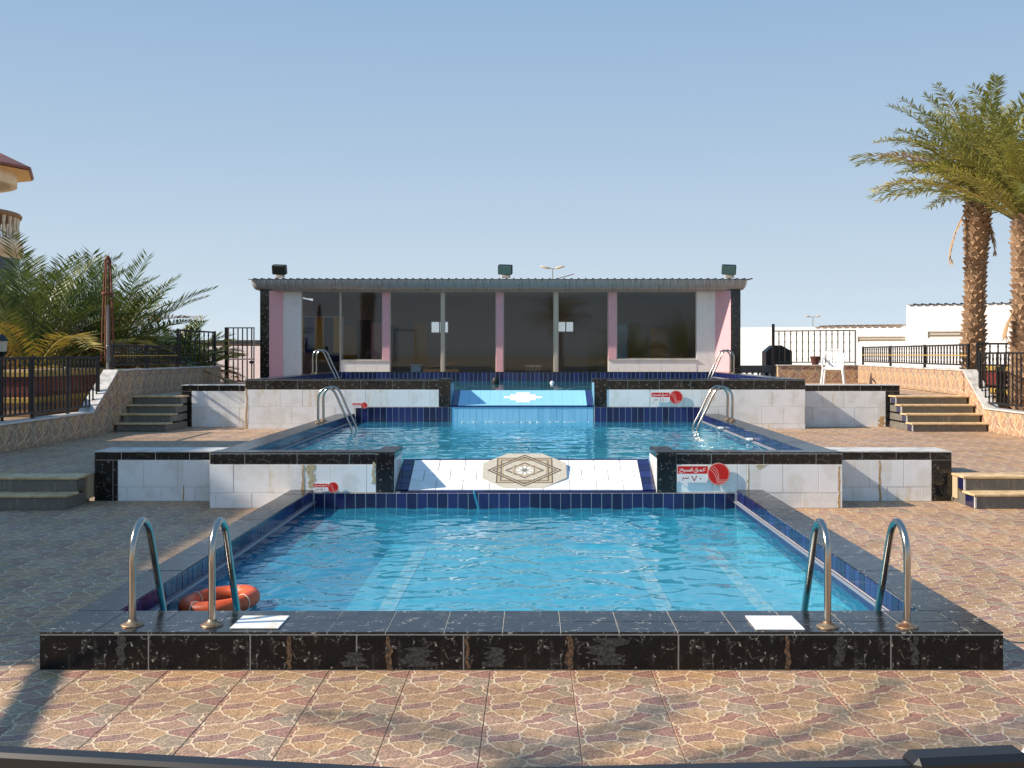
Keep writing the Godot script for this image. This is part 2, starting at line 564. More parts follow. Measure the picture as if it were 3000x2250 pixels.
	M.soil = tri(mat(Color(1, 1, 1), 0.95), spotted(256, Vector3(150, 124, 94), Vector3(112, 90, 68), 0.3, 0.8, 0.02, 93, 0.2), 2.3)
	M.sand = tri(mat(Color(1, 1, 1), 0.95), spotted(256, Vector3(188, 166, 134), Vector3(160, 136, 106), 0.3, 0.8, 0.02, 95, 0.12), 9.0)
	M.white_wall = tri(mat(Color(1, 1, 1), 0.7), streaked(256, Vector3(244, 244, 243), Vector3(224, 220, 212), 97, 0.25), 4.0)
	M.house_white = tri(mat(Color(1, 1, 1), 0.5), streaked(256, Vector3(232, 232, 229), Vector3(212, 210, 204), 99, 0.35), 2.0)
	M.pink = tri(mat(Color(1, 1, 1), 0.6), streaked(256, Vector3(222, 172, 180), Vector3(206, 156, 164), 101, 0.7), 1.6)
	M.frame = mat(rgb8(186, 180, 166), 0.4, 0.4)
	M.glass = mat(Color(0.06, 0.08, 0.08, 0.1), 0.03)
	M.glass.metallic_specular = 0.42
	M.glass.transparency = BaseMaterial3D.TRANSPARENCY_ALPHA
	M.clear = mat(Color(0.5, 0.55, 0.55, 0.1), 0.05)
	M.clear.transparency = BaseMaterial3D.TRANSPARENCY_ALPHA
	M.fascia = tri(mat(Color(1, 1, 1), 0.42, 0.35), streaked(256, Vector3(164, 164, 166), Vector3(128, 112, 96), 103, 0.7), 1.3)
	M.fascia_rib = mat(rgb8(182, 180, 174), 0.4, 0.3)
	M.roof_sheet = mat(rgb8(70, 72, 76), 0.5, 0.4)
	M.room_wall = mat(rgb8(150, 140, 130), 0.8)
	M.room_floor = mat(rgb8(150, 144, 134), 0.6)
	M.ceiling = mat(rgb8(206, 204, 196), 0.8)
	M.stripe_yellow = mat(rgb8(190, 142, 24), 0.7)
	M.stripe_blue = mat(rgb8(36, 52, 120), 0.7)
	M.stripe_navy = mat(rgb8(28, 32, 52), 0.7)
	M.carton = mat(rgb8(176, 140, 92), 0.8)
	M.plastic = mat(rgb8(234, 234, 234), 0.3)
	M.black_plastic = mat(rgb8(24, 24, 26), 0.45)
	M.lamp_glass = mat(rgb8(96, 120, 112), 0.12)
	M.lamp_dark = mat(rgb8(44, 50, 48), 0.15)
	M.lamp_head = mat(rgb8(204, 190, 170), 0.4)
	M.galvanised = mat(rgb8(150, 150, 148), 0.45, 0.6)
	M.rust = tri(mat(Color(1, 1, 1), 0.75, 0.2), spotted(128, Vector3(128, 72, 50), Vector3(84, 50, 40), 0.35, 0.7, 0.05, 105, 0.15), 0.4)
	M.red_roof = tri(mat(Color(1, 1, 1), 0.7), spotted(128, Vector3(146, 90, 76), Vector3(118, 72, 64), 0.35, 0.7, 0.05, 107, 0.1), 1.2)
	M.cream = tri(mat(Color(1, 1, 1), 0.75), streaked(256, Vector3(222, 208, 184), Vector3(200, 180, 150), 109, 0.5), 3.0)
	M.soffit = mat(rgb8(222, 184, 130), 0.8)
	M.brown_wall = mat(rgb8(142, 112, 84), 0.8)
	M.dark_pane = mat(rgb8(44, 46, 52), 0.1)
	M.trunk = tri(mat(Color(1, 1, 1), 0.9), spotted(256, Vector3(172, 142, 112), Vector3(120, 96, 76), 0.35, 0.75, 0.05, 111, 0.25), 0.5)
	M.leaf = []
	for c in [rgb8(142, 132, 64), rgb8(126, 122, 60), rgb8(158, 144, 72), rgb8(114, 114, 62)]:
		var m := mat(c, 0.5)
		m.backlight_enabled = true
		m.backlight = Color(0.35, 0.4, 0.15)
		M.leaf.append(m)
	M.leaf_dark = []
	for c in [rgb8(84, 94, 50), rgb8(70, 84, 48), rgb8(104, 106, 54), rgb8(62, 76, 50)]:
		var m := mat(c, 0.45)
		m.backlight_enabled = true
		m.backlight = Color(0.25, 0.3, 0.1)
		M.leaf_dark.append(m)
	M.leaf_yellow = mat(rgb8(166, 150, 80), 0.6)
	M.leaf_yellow.backlight_enabled = true
	M.leaf_yellow.backlight = Color(0.45, 0.4, 0.12)
	M.leaf_dry = mat(rgb8(176, 146, 108), 0.7)
	M.leaf_dry.backlight_enabled = true
	M.leaf_dry.backlight = Color(0.4, 0.28, 0.14)
	M.clay = mat(rgb8(78, 40, 34), 0.7)
	M.skin = mat(rgb8(120, 80, 60), 0.5)
	M.hair = mat(rgb8(24, 20, 20), 0.6)

# ------------------------------------------------------------------ paving
func rect_minus(r: Array, holes: Array) -> Array:
	# r and holes are [x0, x1, d0, d1]; what is left of r, as rectangles
	var left := [r]
	for h in holes:
		var nxt := []
		for q in left:
			if q[1] <= h[0] or q[0] >= h[1] or q[3] <= h[2] or q[2] >= h[3]:
				nxt.append(q)
				continue
			if q[0] < h[0]: nxt.append([q[0], h[0], q[2], q[3]])
			if q[1] > h[1]: nxt.append([h[1], q[1], q[2], q[3]])
			var a: float = maxf(q[0], h[0])
			var b: float = minf(q[1], h[1])
			if q[2] < h[2]: nxt.append([a, b, q[2], h[2]])
			if q[3] > h[3]: nxt.append([a, b, h[3], q[3]])
		left = nxt
	return left

func pave(parent: Node, area: Array, holes: Array, y: float, most: int) -> void:
	var pieces := []
	for i in range(floori((area[0] - GRID_X) / TILE), ceili((area[1] - GRID_X) / TILE)):
		for j in range(floori((area[2] - GRID_D) / TILE), ceili((area[3] - GRID_D) / TILE)):
			var x0: float = maxf(GRID_X + i * TILE, area[0])
			var x1: float = minf(GRID_X + (i + 1) * TILE, area[1])
			var d0: float = maxf(GRID_D + j * TILE, area[2])
			var d1: float = minf(GRID_D + (j + 1) * TILE, area[3])
			for q in rect_minus([x0, x1, d0, d1], holes):
				if q[1] - q[0] > 0.02 and q[3] - q[2] > 0.02: pieces.append(q)
	# nearest in view first
	var score := func(q: Array) -> float:
		var d: float = (q[2] + q[3]) / 2
		var x: float = (q[0] + q[1]) / 2
		var out := maxf(0.0, maxf(absf(x + 0.02 * d) - 0.48 * d, 4.3 - d))
		return out * 100.0 + d
	pieces.sort_custom(func(a, b): return score.call(a) < score.call(b))
	var rest := Soup.new()
	for i in pieces.size():
		var q: Array = pieces[i]
		var dy := rng.randf_range(-0.0012, 0.0012)
		if i < most:
			bx(parent, "floor_tile", q[0] + 0.002, q[1] - 0.002, y - 0.014 + dy, y + dy, q[2] + 0.002, q[3] - 0.002, M.pavings[rng.randi() % 5], 0.002)
		else:
			rest.box(P(q[0] + 0.002, y - 0.014 + dy, q[3] - 0.002), P(q[1] - 0.002, y + dy, q[2] + 0.002))
	if rest.v.size() > 0:
		tag(put(parent, "far_tiles", mesh_of(rest), M.paving), "", "", "", "stuff")

# ------------------------------------------------------------------ tiled pieces
func run_tiles(parent: Node, called: String, x0: float, x1: float, y0: float, y1: float, d: float, step: float, gap: float, mats: Array, start := 0.0) -> void:
	# a row of upright tiles facing the camera at distance d
	var x := x0 - start
	while x < x1 - 0.005:
		var a := maxf(x, x0)
		var b := minf(x + step, x1)
		if b - a > 0.015:
			bx(parent, called, a + gap / 2, b - gap / 2, y0, y1, d - 0.004 + rng.randf_range(-0.001, 0.001), d + 0.006, mats[rng.randi() % mats.size()], 0.002)
		x += step

func side_tiles(parent: Node, called: String, x: float, facing: float, y0: float, y1: float, d0: float, d1: float, step: float, gap: float, mats: Array) -> void:
	# a row of upright tiles on a wall that runs away from the camera; facing is +1 or -1 along x
	var d := d0
	while d < d1 - 0.005:
		var e := minf(d + step, d1)
		if e - d > 0.015:
			var o := rng.randf_range(-0.001, 0.001)
			bx(parent, called, x + facing * (0.004 + o), x - facing * 0.006, y0, y1, d + gap / 2, e - gap / 2, mats[rng.randi() % mats.size()], 0.002)
		d += step

func top_slabs(parent: Node, called: String, x0: float, x1: float, y: float, d0: float, d1: float, along_x: bool, step: float, m: Material, gap := 0.006) -> void:
	var p := x0 if along_x else d0
	var e := x1 if along_x else d1
	while p < e - 0.01:
		var q := minf(p + step, e)
		var dy := rng.randf_range(-0.001, 0.001)
		if along_x:
			bx(parent, called, p + gap / 2, q - gap / 2, y - 0.015, y + dy, d0, d1, m, 0.002)
		else:
			bx(parent, called, x0, x1, y - 0.015, y + dy, p + gap / 2, q - gap / 2, m, 0.002)
		p = q

# ------------------------------------------------------------------ water
func water_sheet(x0: float, x1: float, d0: float, d1: float, y: float, cell: float, amp: float, sd: int, hole := []) -> MeshInstance3D:
	var f := FastNoiseLite.new()
	f.seed = sd
	f.noise_type = FastNoiseLite.TYPE_SIMPLEX_SMOOTH
	f.fractal_type = FastNoiseLite.FRACTAL_NONE
	f.frequency = 1.0
	var hgt := func(x: float, d: float) -> float:
		var wx := 0.25 * f.get_noise_2d(x * 0.7 + 40.0, d * 0.7)
		var calm := 0.7 + 0.5 * f.get_noise_2d(x * 0.45 - 9.0, d * 0.35 + 70.0)
		var h := 1.0 * f.get_noise_2d(x * 1.7 + wx + 3.0, d * 2.1 + wx)
		h += 0.55 * f.get_noise_2d(x * 3.4 - 11.0 + wx * 2.0, d * 4.4 + 5.0)
		h += 0.3 * f.get_noise_2d(x * 8.0 + 21.0, d * 9.0 - 17.0)
		return h * amp * calm
	var nx := int((x1 - x0) / cell)
	var nd := int((d1 - d0) / cell)
	var v := PackedVector3Array()
	var n := PackedVector3Array()
	var idx := PackedInt32Array()
	for j in nd + 1:
		for i in nx + 1:
			var x := lerpf(x0, x1, float(i) / nx)
			var d := lerpf(d0, d1, float(j) / nd)
			v.append(P(x, y + hgt.call(x, d), d))
	for j in nd + 1:
		for i in nx + 1:
			var a := v[j * (nx + 1) + maxi(i - 1, 0)]
			var b := v[j * (nx + 1) + mini(i + 1, nx)]
			var c := v[maxi(j - 1, 0) * (nx + 1) + i]
			var e := v[mini(j + 1, nd) * (nx + 1) + i]
			var nn := (b - a).cross(e - c)
			n.append((nn if nn.y > 0.0 else -nn).normalized())
	for j in nd:
		for i in nx:
			var x := lerpf(x0, x1, (i + 0.5) / nx)
			var d := lerpf(d0, d1, (j + 0.5) / nd)
			if hole.size() == 4 and x > hole[0] and x < hole[1] and d > hole[2] and d < hole[3]: continue
			var p := j * (nx + 1) + i
			idx.append_array([p, p + 1, p + nx + 2, p, p + nx + 2, p + nx + 1])
	var o := put(self, "water", finish(v, n, PackedVector2Array(), idx), M.water)
	o.set_meta("kind", "structure")
	return o

# ------------------------------------------------------------------ pools and retaining walls
func blue_sides(pool: Node, x: float, facing: float, top: float, water: float, d0: float, d1: float) -> void:
	var drop := top - 0.128
	side_tiles(pool, "blue_tile", x, facing, drop, top - 0.008, d0, d1, 0.1174, 0.008, M.blue_tile)
	bx(pool, "ledge", x, x + facing * 0.035, drop - 0.026, drop - 0.002, d0, d1, M.ledge, 0.006)
	bx(pool, "waterline_band", x, x + facing * 0.012, water - 0.1, drop - 0.028, d0, d1, M.blue_tile[1], 0.002)

func build_lower_pool() -> void:
	var t := thing("lower_pool", "lowest pool with wide black marble rim, nearest the camera", "swimming pool", P(-0.06, 0, 9.2), "stepped swimming pools")
	var top := 0.2136
	var xl := -2.755
	var xr := 2.64
	var il := -2.50
	var ir := 2.345
	var df := 6.03
	var di := 6.53
	var db := 12.34
	# solid kerb under the slabs, then the basin
	bx(t, "kerb", xl + 0.012, xr - 0.012, -0.5, top - 0.004, df + 0.003, di - 0.008, M.white_grout, 0.002)
	bx(t, "kerb", xl + 0.012, il, -0.5, top - 0.004, di - 0.008, db, M.blue_grout, 0.002)
	bx(t, "kerb", ir, xr - 0.012, -0.5, top - 0.004, di - 0.008, db, M.blue_grout, 0.002)
	bx(t, "basin_floor", il - 0.008, ir + 0.008, -0.5, -0.42, di - 0.008, 12.45, M.basin, 0.001)
	for s in [[il - 0.008, il + 0.004], [ir - 0.004, ir + 0.008]]:
		bx(t, "basin_side", s[0], s[1], -0.419, -0.095, di, 12.44, M.basin, 0.001)
	bx(t, "basin_side", il + 0.006, ir - 0.006, -0.419, -0.09, 12.336, 12.352, M.basin, 0.001)
	bx(t, "basin_side", il + 0.006, ir - 0.006, -0.419, 0.19, di - 0.007, di + 0.004, M.basin, 0.001)
	for x in [-1.24, 1.14, 2.0]:
		bx(t, "lane_line", x - 0.07, x + 0.07, -0.419, -0.414, di + 0.3, 12.2, M.lane, 0.001)
	bx(t, "floor_drain", -0.32, 0.22, -0.418, -0.412, 8.6, 8.85, M.lane, 0.001)
	# slabs on the front face
	var xs := [xl, -2.144, -1.575, -0.98, -0.382, 0.2155, 0.82, 1.426, 2.008, xr]
	for i in xs.size() - 1:
		bx(t, "face_slab", xs[i] + 0.004, xs[i + 1] - 0.004, 0.002, top - 0.02, df - 0.001, df + 0.012, M.marble_worn, 0.002)
	# rust and lime that have run down the face
	var fs := df - 0.0026
	for q in [[0.21, 0.03, 0.05, 0.0, 0.19, 0], [1.43, 0.02, 0.035, 0.0, 0.19, 0], [-0.36, 0.02, 0.03, 0.0, 0.19, 0], [-0.8, 0.02, 0.05, 0.0, 0.19, 0], [-0.62, 0.12, 0.2, 0.02, 0.13, 1], [-1.0, 0.1, 0.16, 0.02, 0.1, 1], [-0.2, 0.1, 0.14, 0.02, 0.13, 1], [0.42, 0.2, 0.16, 0.03, 0.18, 1], [1.72, 0.05, 0.06, 0.02, 0.19, 1], [2.14, 0.03, 0.05, 0.03, 0.19, 1], [-2.3, 0.06, 0.05, 0.03, 0.19, 1], [-1.36, 0.02, 0.03, 0.0, 0.19, 0]]:
		stain(t, q[0], q[1], q[2], q[3], q[4], fs, M.kerb_rust if q[5] == 0 else M.lime_film, int(q[0] * 100) + 500)
	# slabs on top
	var x := xl
	var first := true
	while x < xr - 0.01:
		var e := minf(x + (0.3 if first else 0.327), xr)
		first = false
		if x < 0.05:
			bx(t, "rim_slab", x + 0.003, e - 0.003, top - 0.012, top, df - 0.001, di, M.marble_top, 0.002)
		else:
			bx(t, "rim_slab", x + 0.003, e - 0.003, top - 0.012, top, df - 0.001, 6.262, M.marble_top, 0.002)
			bx(t, "rim_slab", x + 0.003, e - 0.003, top - 0.015, top, 6.268, di, M.marble_top, 0.002)
		x = e
	top_slabs(t, "rim_slab", xl, il, top, di + 0.006, db, false, 0.6, M.marble_top)
	top_slabs(t, "rim_slab", ir, xr, top, di + 0.006, db, false, 0.6, M.marble_top)
	blue_sides(t, il, 1.0, top, 0.0, di, db)
	blue_sides(t, ir, -1.0, top, 0.0, di, db)
	run_tiles(t, "blue_tile", il + 0.012, ir - 0.012, -0.08, 0.172, 12.34, 0.1174, 0.008, M.blue_tile)
	bx(t, "tile_bed", il, ir, -0.085, 0.174, 12.34, 12.352, M.blue_grout, 0.001)

func white_field(parent: Node, x0: float, x1: float, y0: float, y1: float, d: float, off: float, first := 0.0) -> void:
	# courses of large white tiles from the top down: a full course, then what is left
	var y := y1
	var k := 0
	while y > y0 + 0.01:
		var yb := maxf(y - 0.324, y0)
		if yb - y0 < 0.04: yb = y0
		var x := x0 - fmod(off + k * 0.2, 0.41)
		while x < x1 - 0.01:
			var a := maxf(x, x0)
			var b := minf(x + 0.41, x1)
			if b - a > 0.02:
				bx(parent, "white_tile", a + 0.002, b - 0.002, yb + 0.002, y - 0.002, d - 0.005 + rng.randf_range(-0.0012, 0.0012), d + 0.004, M.stained_tile if rng.randf() < 0.14 else M.white_tile, 0.002)
			x += 0.41
		y = yb
		k += 1

func build_terrace_wall(upper: bool) -> Node3D:
	var w: Node3D
	var df := 20.5 if upper else 12.355
	var wing := 0.6
	var base := L1 if upper else 0.0
	var top := 1.285 if upper else 0.642
	var wtop := 1.16 if upper else 0.6
	var cl := -5.45 if upper else -3.688
	var cr := 5.196 if upper else 3.556
	var wl := -6.84 if upper else -5.24
	var wr := 7.185 if upper else 5.03
	var ol := -1.537 if upper else -1.571      # the opening with the slope
	var orr := 1.183 if upper else 1.43
	var pl := -1.765 if upper else -1.783      # outer edges of the posts beside it
	var pr := 1.423 if upper else 1.656
	var lip := 0.757 if upper else 0.177       # top of the blue band under the white tiles
	var il := -3.36 if upper else -2.50
	var ir := 3.218 if upper else 2.345
	var band := 0.2 if upper else 0.142
	var where := "behind the middle pool, below the pool house" if upper else "between the lowest and the middle pool"
	w = thing("terrace_wall", "white tiled retaining wall with black marble band " + where, "wall", P(0, base, df + 0.2), "retaining walls of the pool terraces")
	var dw := df + wing
	# bodies
	for s in [[cl, pl], [pr, cr]]:
		bx(w, "wall_body", s[0], s[1], base - 0.5, top - 0.004, df, df + 0.29, M.white_grout, 0.002)
	bx(w, "wall_body", cl, wl, base - 0.1, wtop - 0.016, dw, dw + 0.5, M.white_grout, 0.002)
	bx(w, "wall_body", cr, wr, base - 0.1, wtop - 0.016, dw, dw + 0.5, M.white_grout, 0.002)
	for s in [[cl, cl + 0.02], [cr - 0.02, cr]]:
		bx(w, "wall_body", s[0], s[1], base - 0.1, top - 0.02, df + 0.29, dw + 0.5, M.white_grout, 0.002)
	# white tiles of the middle part
	var c0 := top - band
	white_field(w, cl, il - 0.01, base, c0, df, 0.14)
	white_field(w, il - 0.01, pl, lip + 0.004, c0, df, 0.2)
	white_field(w, pr, ir + 0.01, lip + 0.004, c0, df, 0.0)
	white_field(w, ir + 0.01, cr, base, c0, df, 0.3)
	# white tiles of the wings
	var endw := 0.27 if not upper else 0.19
	var wb := 0.093 if not upper else 0.109
	white_field(w, wl + endw, cl, base, wtop - wb - 0.014, dw, 0.1)
	white_field(w, cr, wr - (0.23 if not upper else 0.265), base, wtop - wb - 0.014, dw, 0.32)
	# black bands
	for s in [[cl, pl], [pr, cr]]:
		run_tiles(w, "black_slab", s[0], s[1], c0 + 0.004, top - 0.024, df, 0.6, 0.008, [M.marble], 0.2)
	run_tiles(w, "black_slab", wl, cl, wtop - wb - 0.012, wtop - 0.016, dw, 0.41, 0.008, [M.marble], 0.1)
	run_tiles(w, "black_slab", cr, wr, wtop - wb - 0.012, wtop - 0.016, dw, 0.41, 0.008, [M.marble], 0.0)
	run_tiles(w, "black_slab", wl, wl + endw, base, wtop - wb - 0.018, dw, 0.21, 0.006, [M.marble])
	run_tiles(w, "black_slab", wr - (0.23 if not upper else 0.265), wr, base, wtop - wb - 0.018, dw, 0.4, 0.006, [M.marble])
	bx(w, "black_slab", wr - 0.002, wr + 0.012, base, wtop - 0.018, dw, dw + 0.5, M.marble, 0.002)
	bx(w, "black_slab", wl - 0.012, wl + 0.002, base, wtop - 0.018, dw, dw + 0.5, M.marble, 0.002)
	# copings
	top_slabs(w, "coping_slab", wl - 0.014, cl, wtop, dw - 0.014, dw + 0.52, true, 0.8, M.white_marble)
	top_slabs(w, "coping_slab", cr, wr + 0.014, wtop, dw - 0.014, dw + 0.52, true, 0.8, M.white_marble)
	top_slabs(w, "rim_slab", cl, pl, top, df - 0.003, df + 0.3, true, 0.6, M.marble_top)
	top_slabs(w, "rim_slab", pr, cr, top, df - 0.003, df + 0.3, true, 0.6, M.marble_top)
	# posts beside the opening
	for s in [[pl, ol, 1.0], [orr, pr, -1.0]]:
		bx(w, "post_core", s[0] + 0.006, s[1] - 0.006, lip - 0.4, top - 0.016, df + 0.008, df + 0.768, M.white_grout, 0.002)
		bx(w, "post_slab", s[0] + 0.003, s[1] - 0.003, lip + 0.004, top - 0.016, df - 0.014, df + 0.006, M.marble, 0.002)
		bx(w, "post_cap", s[0], s[1], top - 0.015, top + 0.002, df - 0.012, df + 0.38, M.marble_top, 0.002)
		bx(w, "post_cap", s[0], s[1], top - 0.015, top + 0.002, df + 0.386, df + 0.77, M.marble_top, 0.002)
		var x: float = s[1] if s[2] > 0 else s[0]
		side_tiles(w, "post_side_band", x - s[2] * 0.004, s[2], top - 0.075, top - 0.018, df + 0.004, df + 0.77, 0.19, 0.01, [M.marble])
		side_tiles(w, "post_side_tile", x - s[2] * 0.004, s[2], lip - 0.02, top - 0.08, df + 0.004, df + 0.77, 0.19, 0.004, [M.pale_blue if upper else M.white_tile])
	# the slope inside the opening
	build_slope(w, upper, df, ol + 0.012, orr - 0.012, lip)
	# dried runs out of the joints
	if upper:
		stain(w, -5.42, 0.03, 0.05, base, c0 + 0.02, df - 0.0068, M.rust_stain, 3)
		stain(w, 5.24, 0.02, 0.18, base, base + 0.2, dw - 0.0068, M.rust_stain, 4)
		stain(w, 5.27, 0.015, 0.02, base + 0.2, wtop - wb - 0.03, dw - 0.0068, M.lime_stain, 5)
		stain(w, 6.84, 0.1, 0.13, base, base + 0.2, dw - 0.0068, M.rust_stain, 6)
		stain(w, 1.36, 0.05, 0.02, lip + 0.03, lip + 0.18, df - 0.0068, M.lime_stain, 7)
	else:
		stain(w, 4.18, 0.025, 0.03, base, wtop - wb - 0.02, dw - 0.0068, M.rust_stain, 13)
		stain(w, 2.48, 0.012, 0.03, lip + 0.03, c0 - 0.005, df - 0.0068, M.lime_stain, 14)
		stain(w, -2.53, 0.12, 0.05, lip + 0.06, c0 - 0.004, df - 0.0068, M.lime_stain, 15)
		stain(w, -2.62, 0.02, 0.03, lip + 0.005, c0 - 0.004, df - 0.0068, M.rust_stain, 16)
		stain(w, -1.81, 0.03, 0.05, lip + 0.1, c0 + 0.03, df - 0.0068, M.lime_stain, 17)
		stain(w, 3.52, 0.02, 0.03, base, c0 - 0.02, df - 0.0068, M.rust_stain, 18)
		stain(w, 2.62, 0.16, 0.02, c0 - 0.06, c0 - 0.004, df - 0.0068, M.lime_stain, 19)
		stain(w, -4.18, 0.012, 0.02, base, base + 0.2, dw - 0.0068, M.rust_stain, 20)
	return w

func stain(parent: Node, x: float, w0: float, w1: float, y0: float, y1: float, d: float, m: Material, sd: int) -> void:
	# a dried run of rust or lime: a ragged film a millimetre thick, w0 wide at the top, w1 at the foot
	var r := RandomNumberGenerator.new()
	r.seed = sd
	var s := Soup.new()
	var n := 9
	var l := []
	var q := []
	for i in n + 1:
		var t := float(i) / n
		var w := lerpf(w0, w1, t) / 2
		var c := x + r.randf_range(-0.12, 0.12) * (w0 + w1)
		l.append(P(c - w * r.randf_range(0.55, 1.2), lerpf(y1, y0, t), d))
		q.append(P(c + w * r.randf_range(0.55, 1.2), lerpf(y1, y0, t), d))
	for i in n: s.poly([l[i], q[i], q[i + 1], l[i + 1]], Vector3.BACK)
	put(parent, "stain", mesh_of(s), m)

func build_slope(w: Node, upper: bool, df: float, x0: float, x1: float, lip: float) -> void:
	var a := P(0, lip + 0.026, df + 0.03)
	var b := P(0, (1.045 if upper else 0.488), df + 0.75)
	var along := (b - a).normalized()
	var up := Vector3.RIGHT.cross(along).normalized()
	if up.y < 0.0: up = -up
	var basis := Basis(Vector3.RIGHT, up, Vector3.RIGHT.cross(up))
	var length := a.distance_to(b)
	# solid wedge
	var s := Soup.new()
	var q := [P(x0, lip - 0.5, df + 0.006), P(x0, lip - 0.004, df + 0.006), P(x0, a.y - 0.02, df + 0.03), P(x0, b.y - 0.022, df + 0.75), P(x0, lip - 0.5, df + 0.75)]
	var r := []
	for p in q: r.append(p + Vector3(x1 - x0, 0, 0))
	s.poly(q, Vector3.LEFT)
	s.poly(r, Vector3.RIGHT)
	for i in 5:
		var j := (i + 1) % 5
		var mid: Vector3 = (q[i] + q[j] + r[i] + r[j]) / 4
		s.poly([q[i], q[j], r[j], r[i]], mid - P((x0 + x1) / 2, lip - 0.1, df + 0.5))
	put(w, "slope_bed", mesh_of(s), M.pale_blue2 if upper else M.white_grout)
	var lay := func(called: String, xa: float, xb: float, ta: float, tb: float, m: Material, proud: float) -> void:
		var c := a + along * (length * (ta + tb) / 2) + up * (proud - 0.008)
		c.x = (xa + xb) / 2
		put(w, called, cbox(Vector3(xb - xa, 0.016, length * (tb - ta)), 0.002), m, Transform3D(basis, c))
	var side := 0.14 if not upper else 0.12
	if upper:
		for k in 3:
			var x := x0 + side
			while x < x1 - side - 0.01:
				var e := minf(x + 0.2, x1 - side)
				lay.call("pale_blue_tile", x + 0.001, e - 0.001, k / 3.0 + 0.002, (k + 1) / 3.0 - 0.002, M.pale_blue, 0.004)
				x = e
		for k in 4:
			lay.call("blue_border_tile", x0, x0 + side - 0.003, k / 4.0 + 0.002, (k + 1) / 4.0 - 0.002, M.blue_tile[3], 0.005)
			lay.call("blue_border_tile", x1 - side + 0.003, x1, k / 4.0 + 0.002, (k + 1) / 4.0 - 0.002, M.blue_tile[3], 0.005)
		# the white stepped lozenge
		var hw := [0.13, 0.245, 0.37, 0.245, 0.13]
		for k in 5:
			lay.call("white_motif_tile", -0.169 - hw[k], -0.169 + hw[k], 0.2 + k * 0.13, 0.328 + k * 0.13, M.white_tile, 0.007)
		# face below: narrow pale tiles
		run_tiles(w, "pale_blue_tile", x0, x1, lip - 0.38, lip - 0.004, df, 0.1174, 0.004, [M.pale_blue, M.pale_blue2])
		bx(w, "lip_strip", x0, x1, lip - 0.003, lip + 0.012, df - 0.014, df + 0.03, M.blue_tile[3], 0.003)
	else:
		var rows := [[0.0, 0.30], [0.30, 0.62], [0.62, 0.965]]
		for k in 3:
			var x := x0 + side - (0.0 if k != 1 else 0.16)
			while x < x1 - side - 0.01:
				var xa := maxf(x, x0 + side)
				var e := minf(x + 0.31, x1 - side)
				lay.call("white_tile", xa + 0.003, e - 0.003, rows[k][0] + 0.005, rows[k][1] - 0.005, M.white_tile, 0.004)
				x = x + 0.31
		for k in 5:
			lay.call("blue_border_tile", x0, x0 + side - 0.004, k / 5.0 + 0.004, (k + 1) / 5.0 - 0.004, M.blue_tile[k % 4], 0.005)
			lay.call("blue_border_tile", x1 - side + 0.004, x1, k / 5.0 + 0.004, (k + 1) / 5.0 - 0.004, M.blue_tile[(k + 1) % 4], 0.005)
		lay.call("lip_strip", x0 + side, x1 - side, 0.97, 1.0, M.blue_tile[1], 0.006)
		# a row of blue tiles lying along the foot
		var x := x0 + 0.05
		while x < x1 - 0.01:
			var e := minf(x + 0.245, x1)
			bx(w, "blue_tile", x + 0.004, e - 0.004, lip - 0.01, lip + 0.018, df - 0.012, df + 0.044, M.blue_tile[rng.randi() % 4], 0.004)
			x = e

func build_mid_pool() -> void:
	var t := thing("middle_pool", "middle pool with turquoise water above the medallion slope", "swimming pool", P(-0.07, L1, 16.5), "stepped swimming pools")
	pool_rims(t, -3.688, -3.36, 3.218, 3.556, 0.63, 0.47, 12.66, 20.48, M.basin, 0.02)
	run_tiles(t, "blue_tile", -3.348, -1.545, 0.38, 0.752, 20.49, 0.1174, 0.008, M.blue_tile)
	run_tiles(t, "blue_tile", 1.19, 3.206, 0.38, 0.752, 20.49, 0.1174, 0.008, M.blue_tile)
	bx(t, "tile_bed", -3.36, -1.54, 0.37, 0.754, 20.49, 20.4995, M.blue_grout, 0.001)
	bx(t, "tile_bed", 1.186, 3.218, 0.37, 0.754, 20.49, 20.4995, M.blue_grout, 0.001)
	for d in [15.6, 18.0]:
		bx(t, "inlet", 3.13, 3.208, 0.515, 0.54, d, d + 0.16, M.plastic, 0.006)

func build_upper_pool() -> void:
	var t := thing("upper_pool", "topmost pool in front of the glazed pool house", "swimming pool", P(-0.12, L2, 24.8), "stepped swimming pools")
	pool_rims(t, -5.45, -5.10, 4.85, 5.196, 1.28, 1.03, 20.8, 28.9, M.basin_deep, 0.35)
	bx(t, "kerb", -5.438, 5.184, L2 - 0.3, 1.264, 28.912, 29.24, M.grout, 0.002)
	top_slabs(t, "rim_slab", -5.45, 5.196, 1.28, 28.9, 29.25, true, 0.6, M.marble_top)
	run_tiles(t, "blue_tile", -5.088, 4.838, 0.9, 1.262, 28.902, 0.1174, 0.009, M.blue_tile)
	bx(t, "tile_bed", -5.10, 4.85, 0.88, 1.262, 28.902, 28.911, M.blue_grout, 0.001)

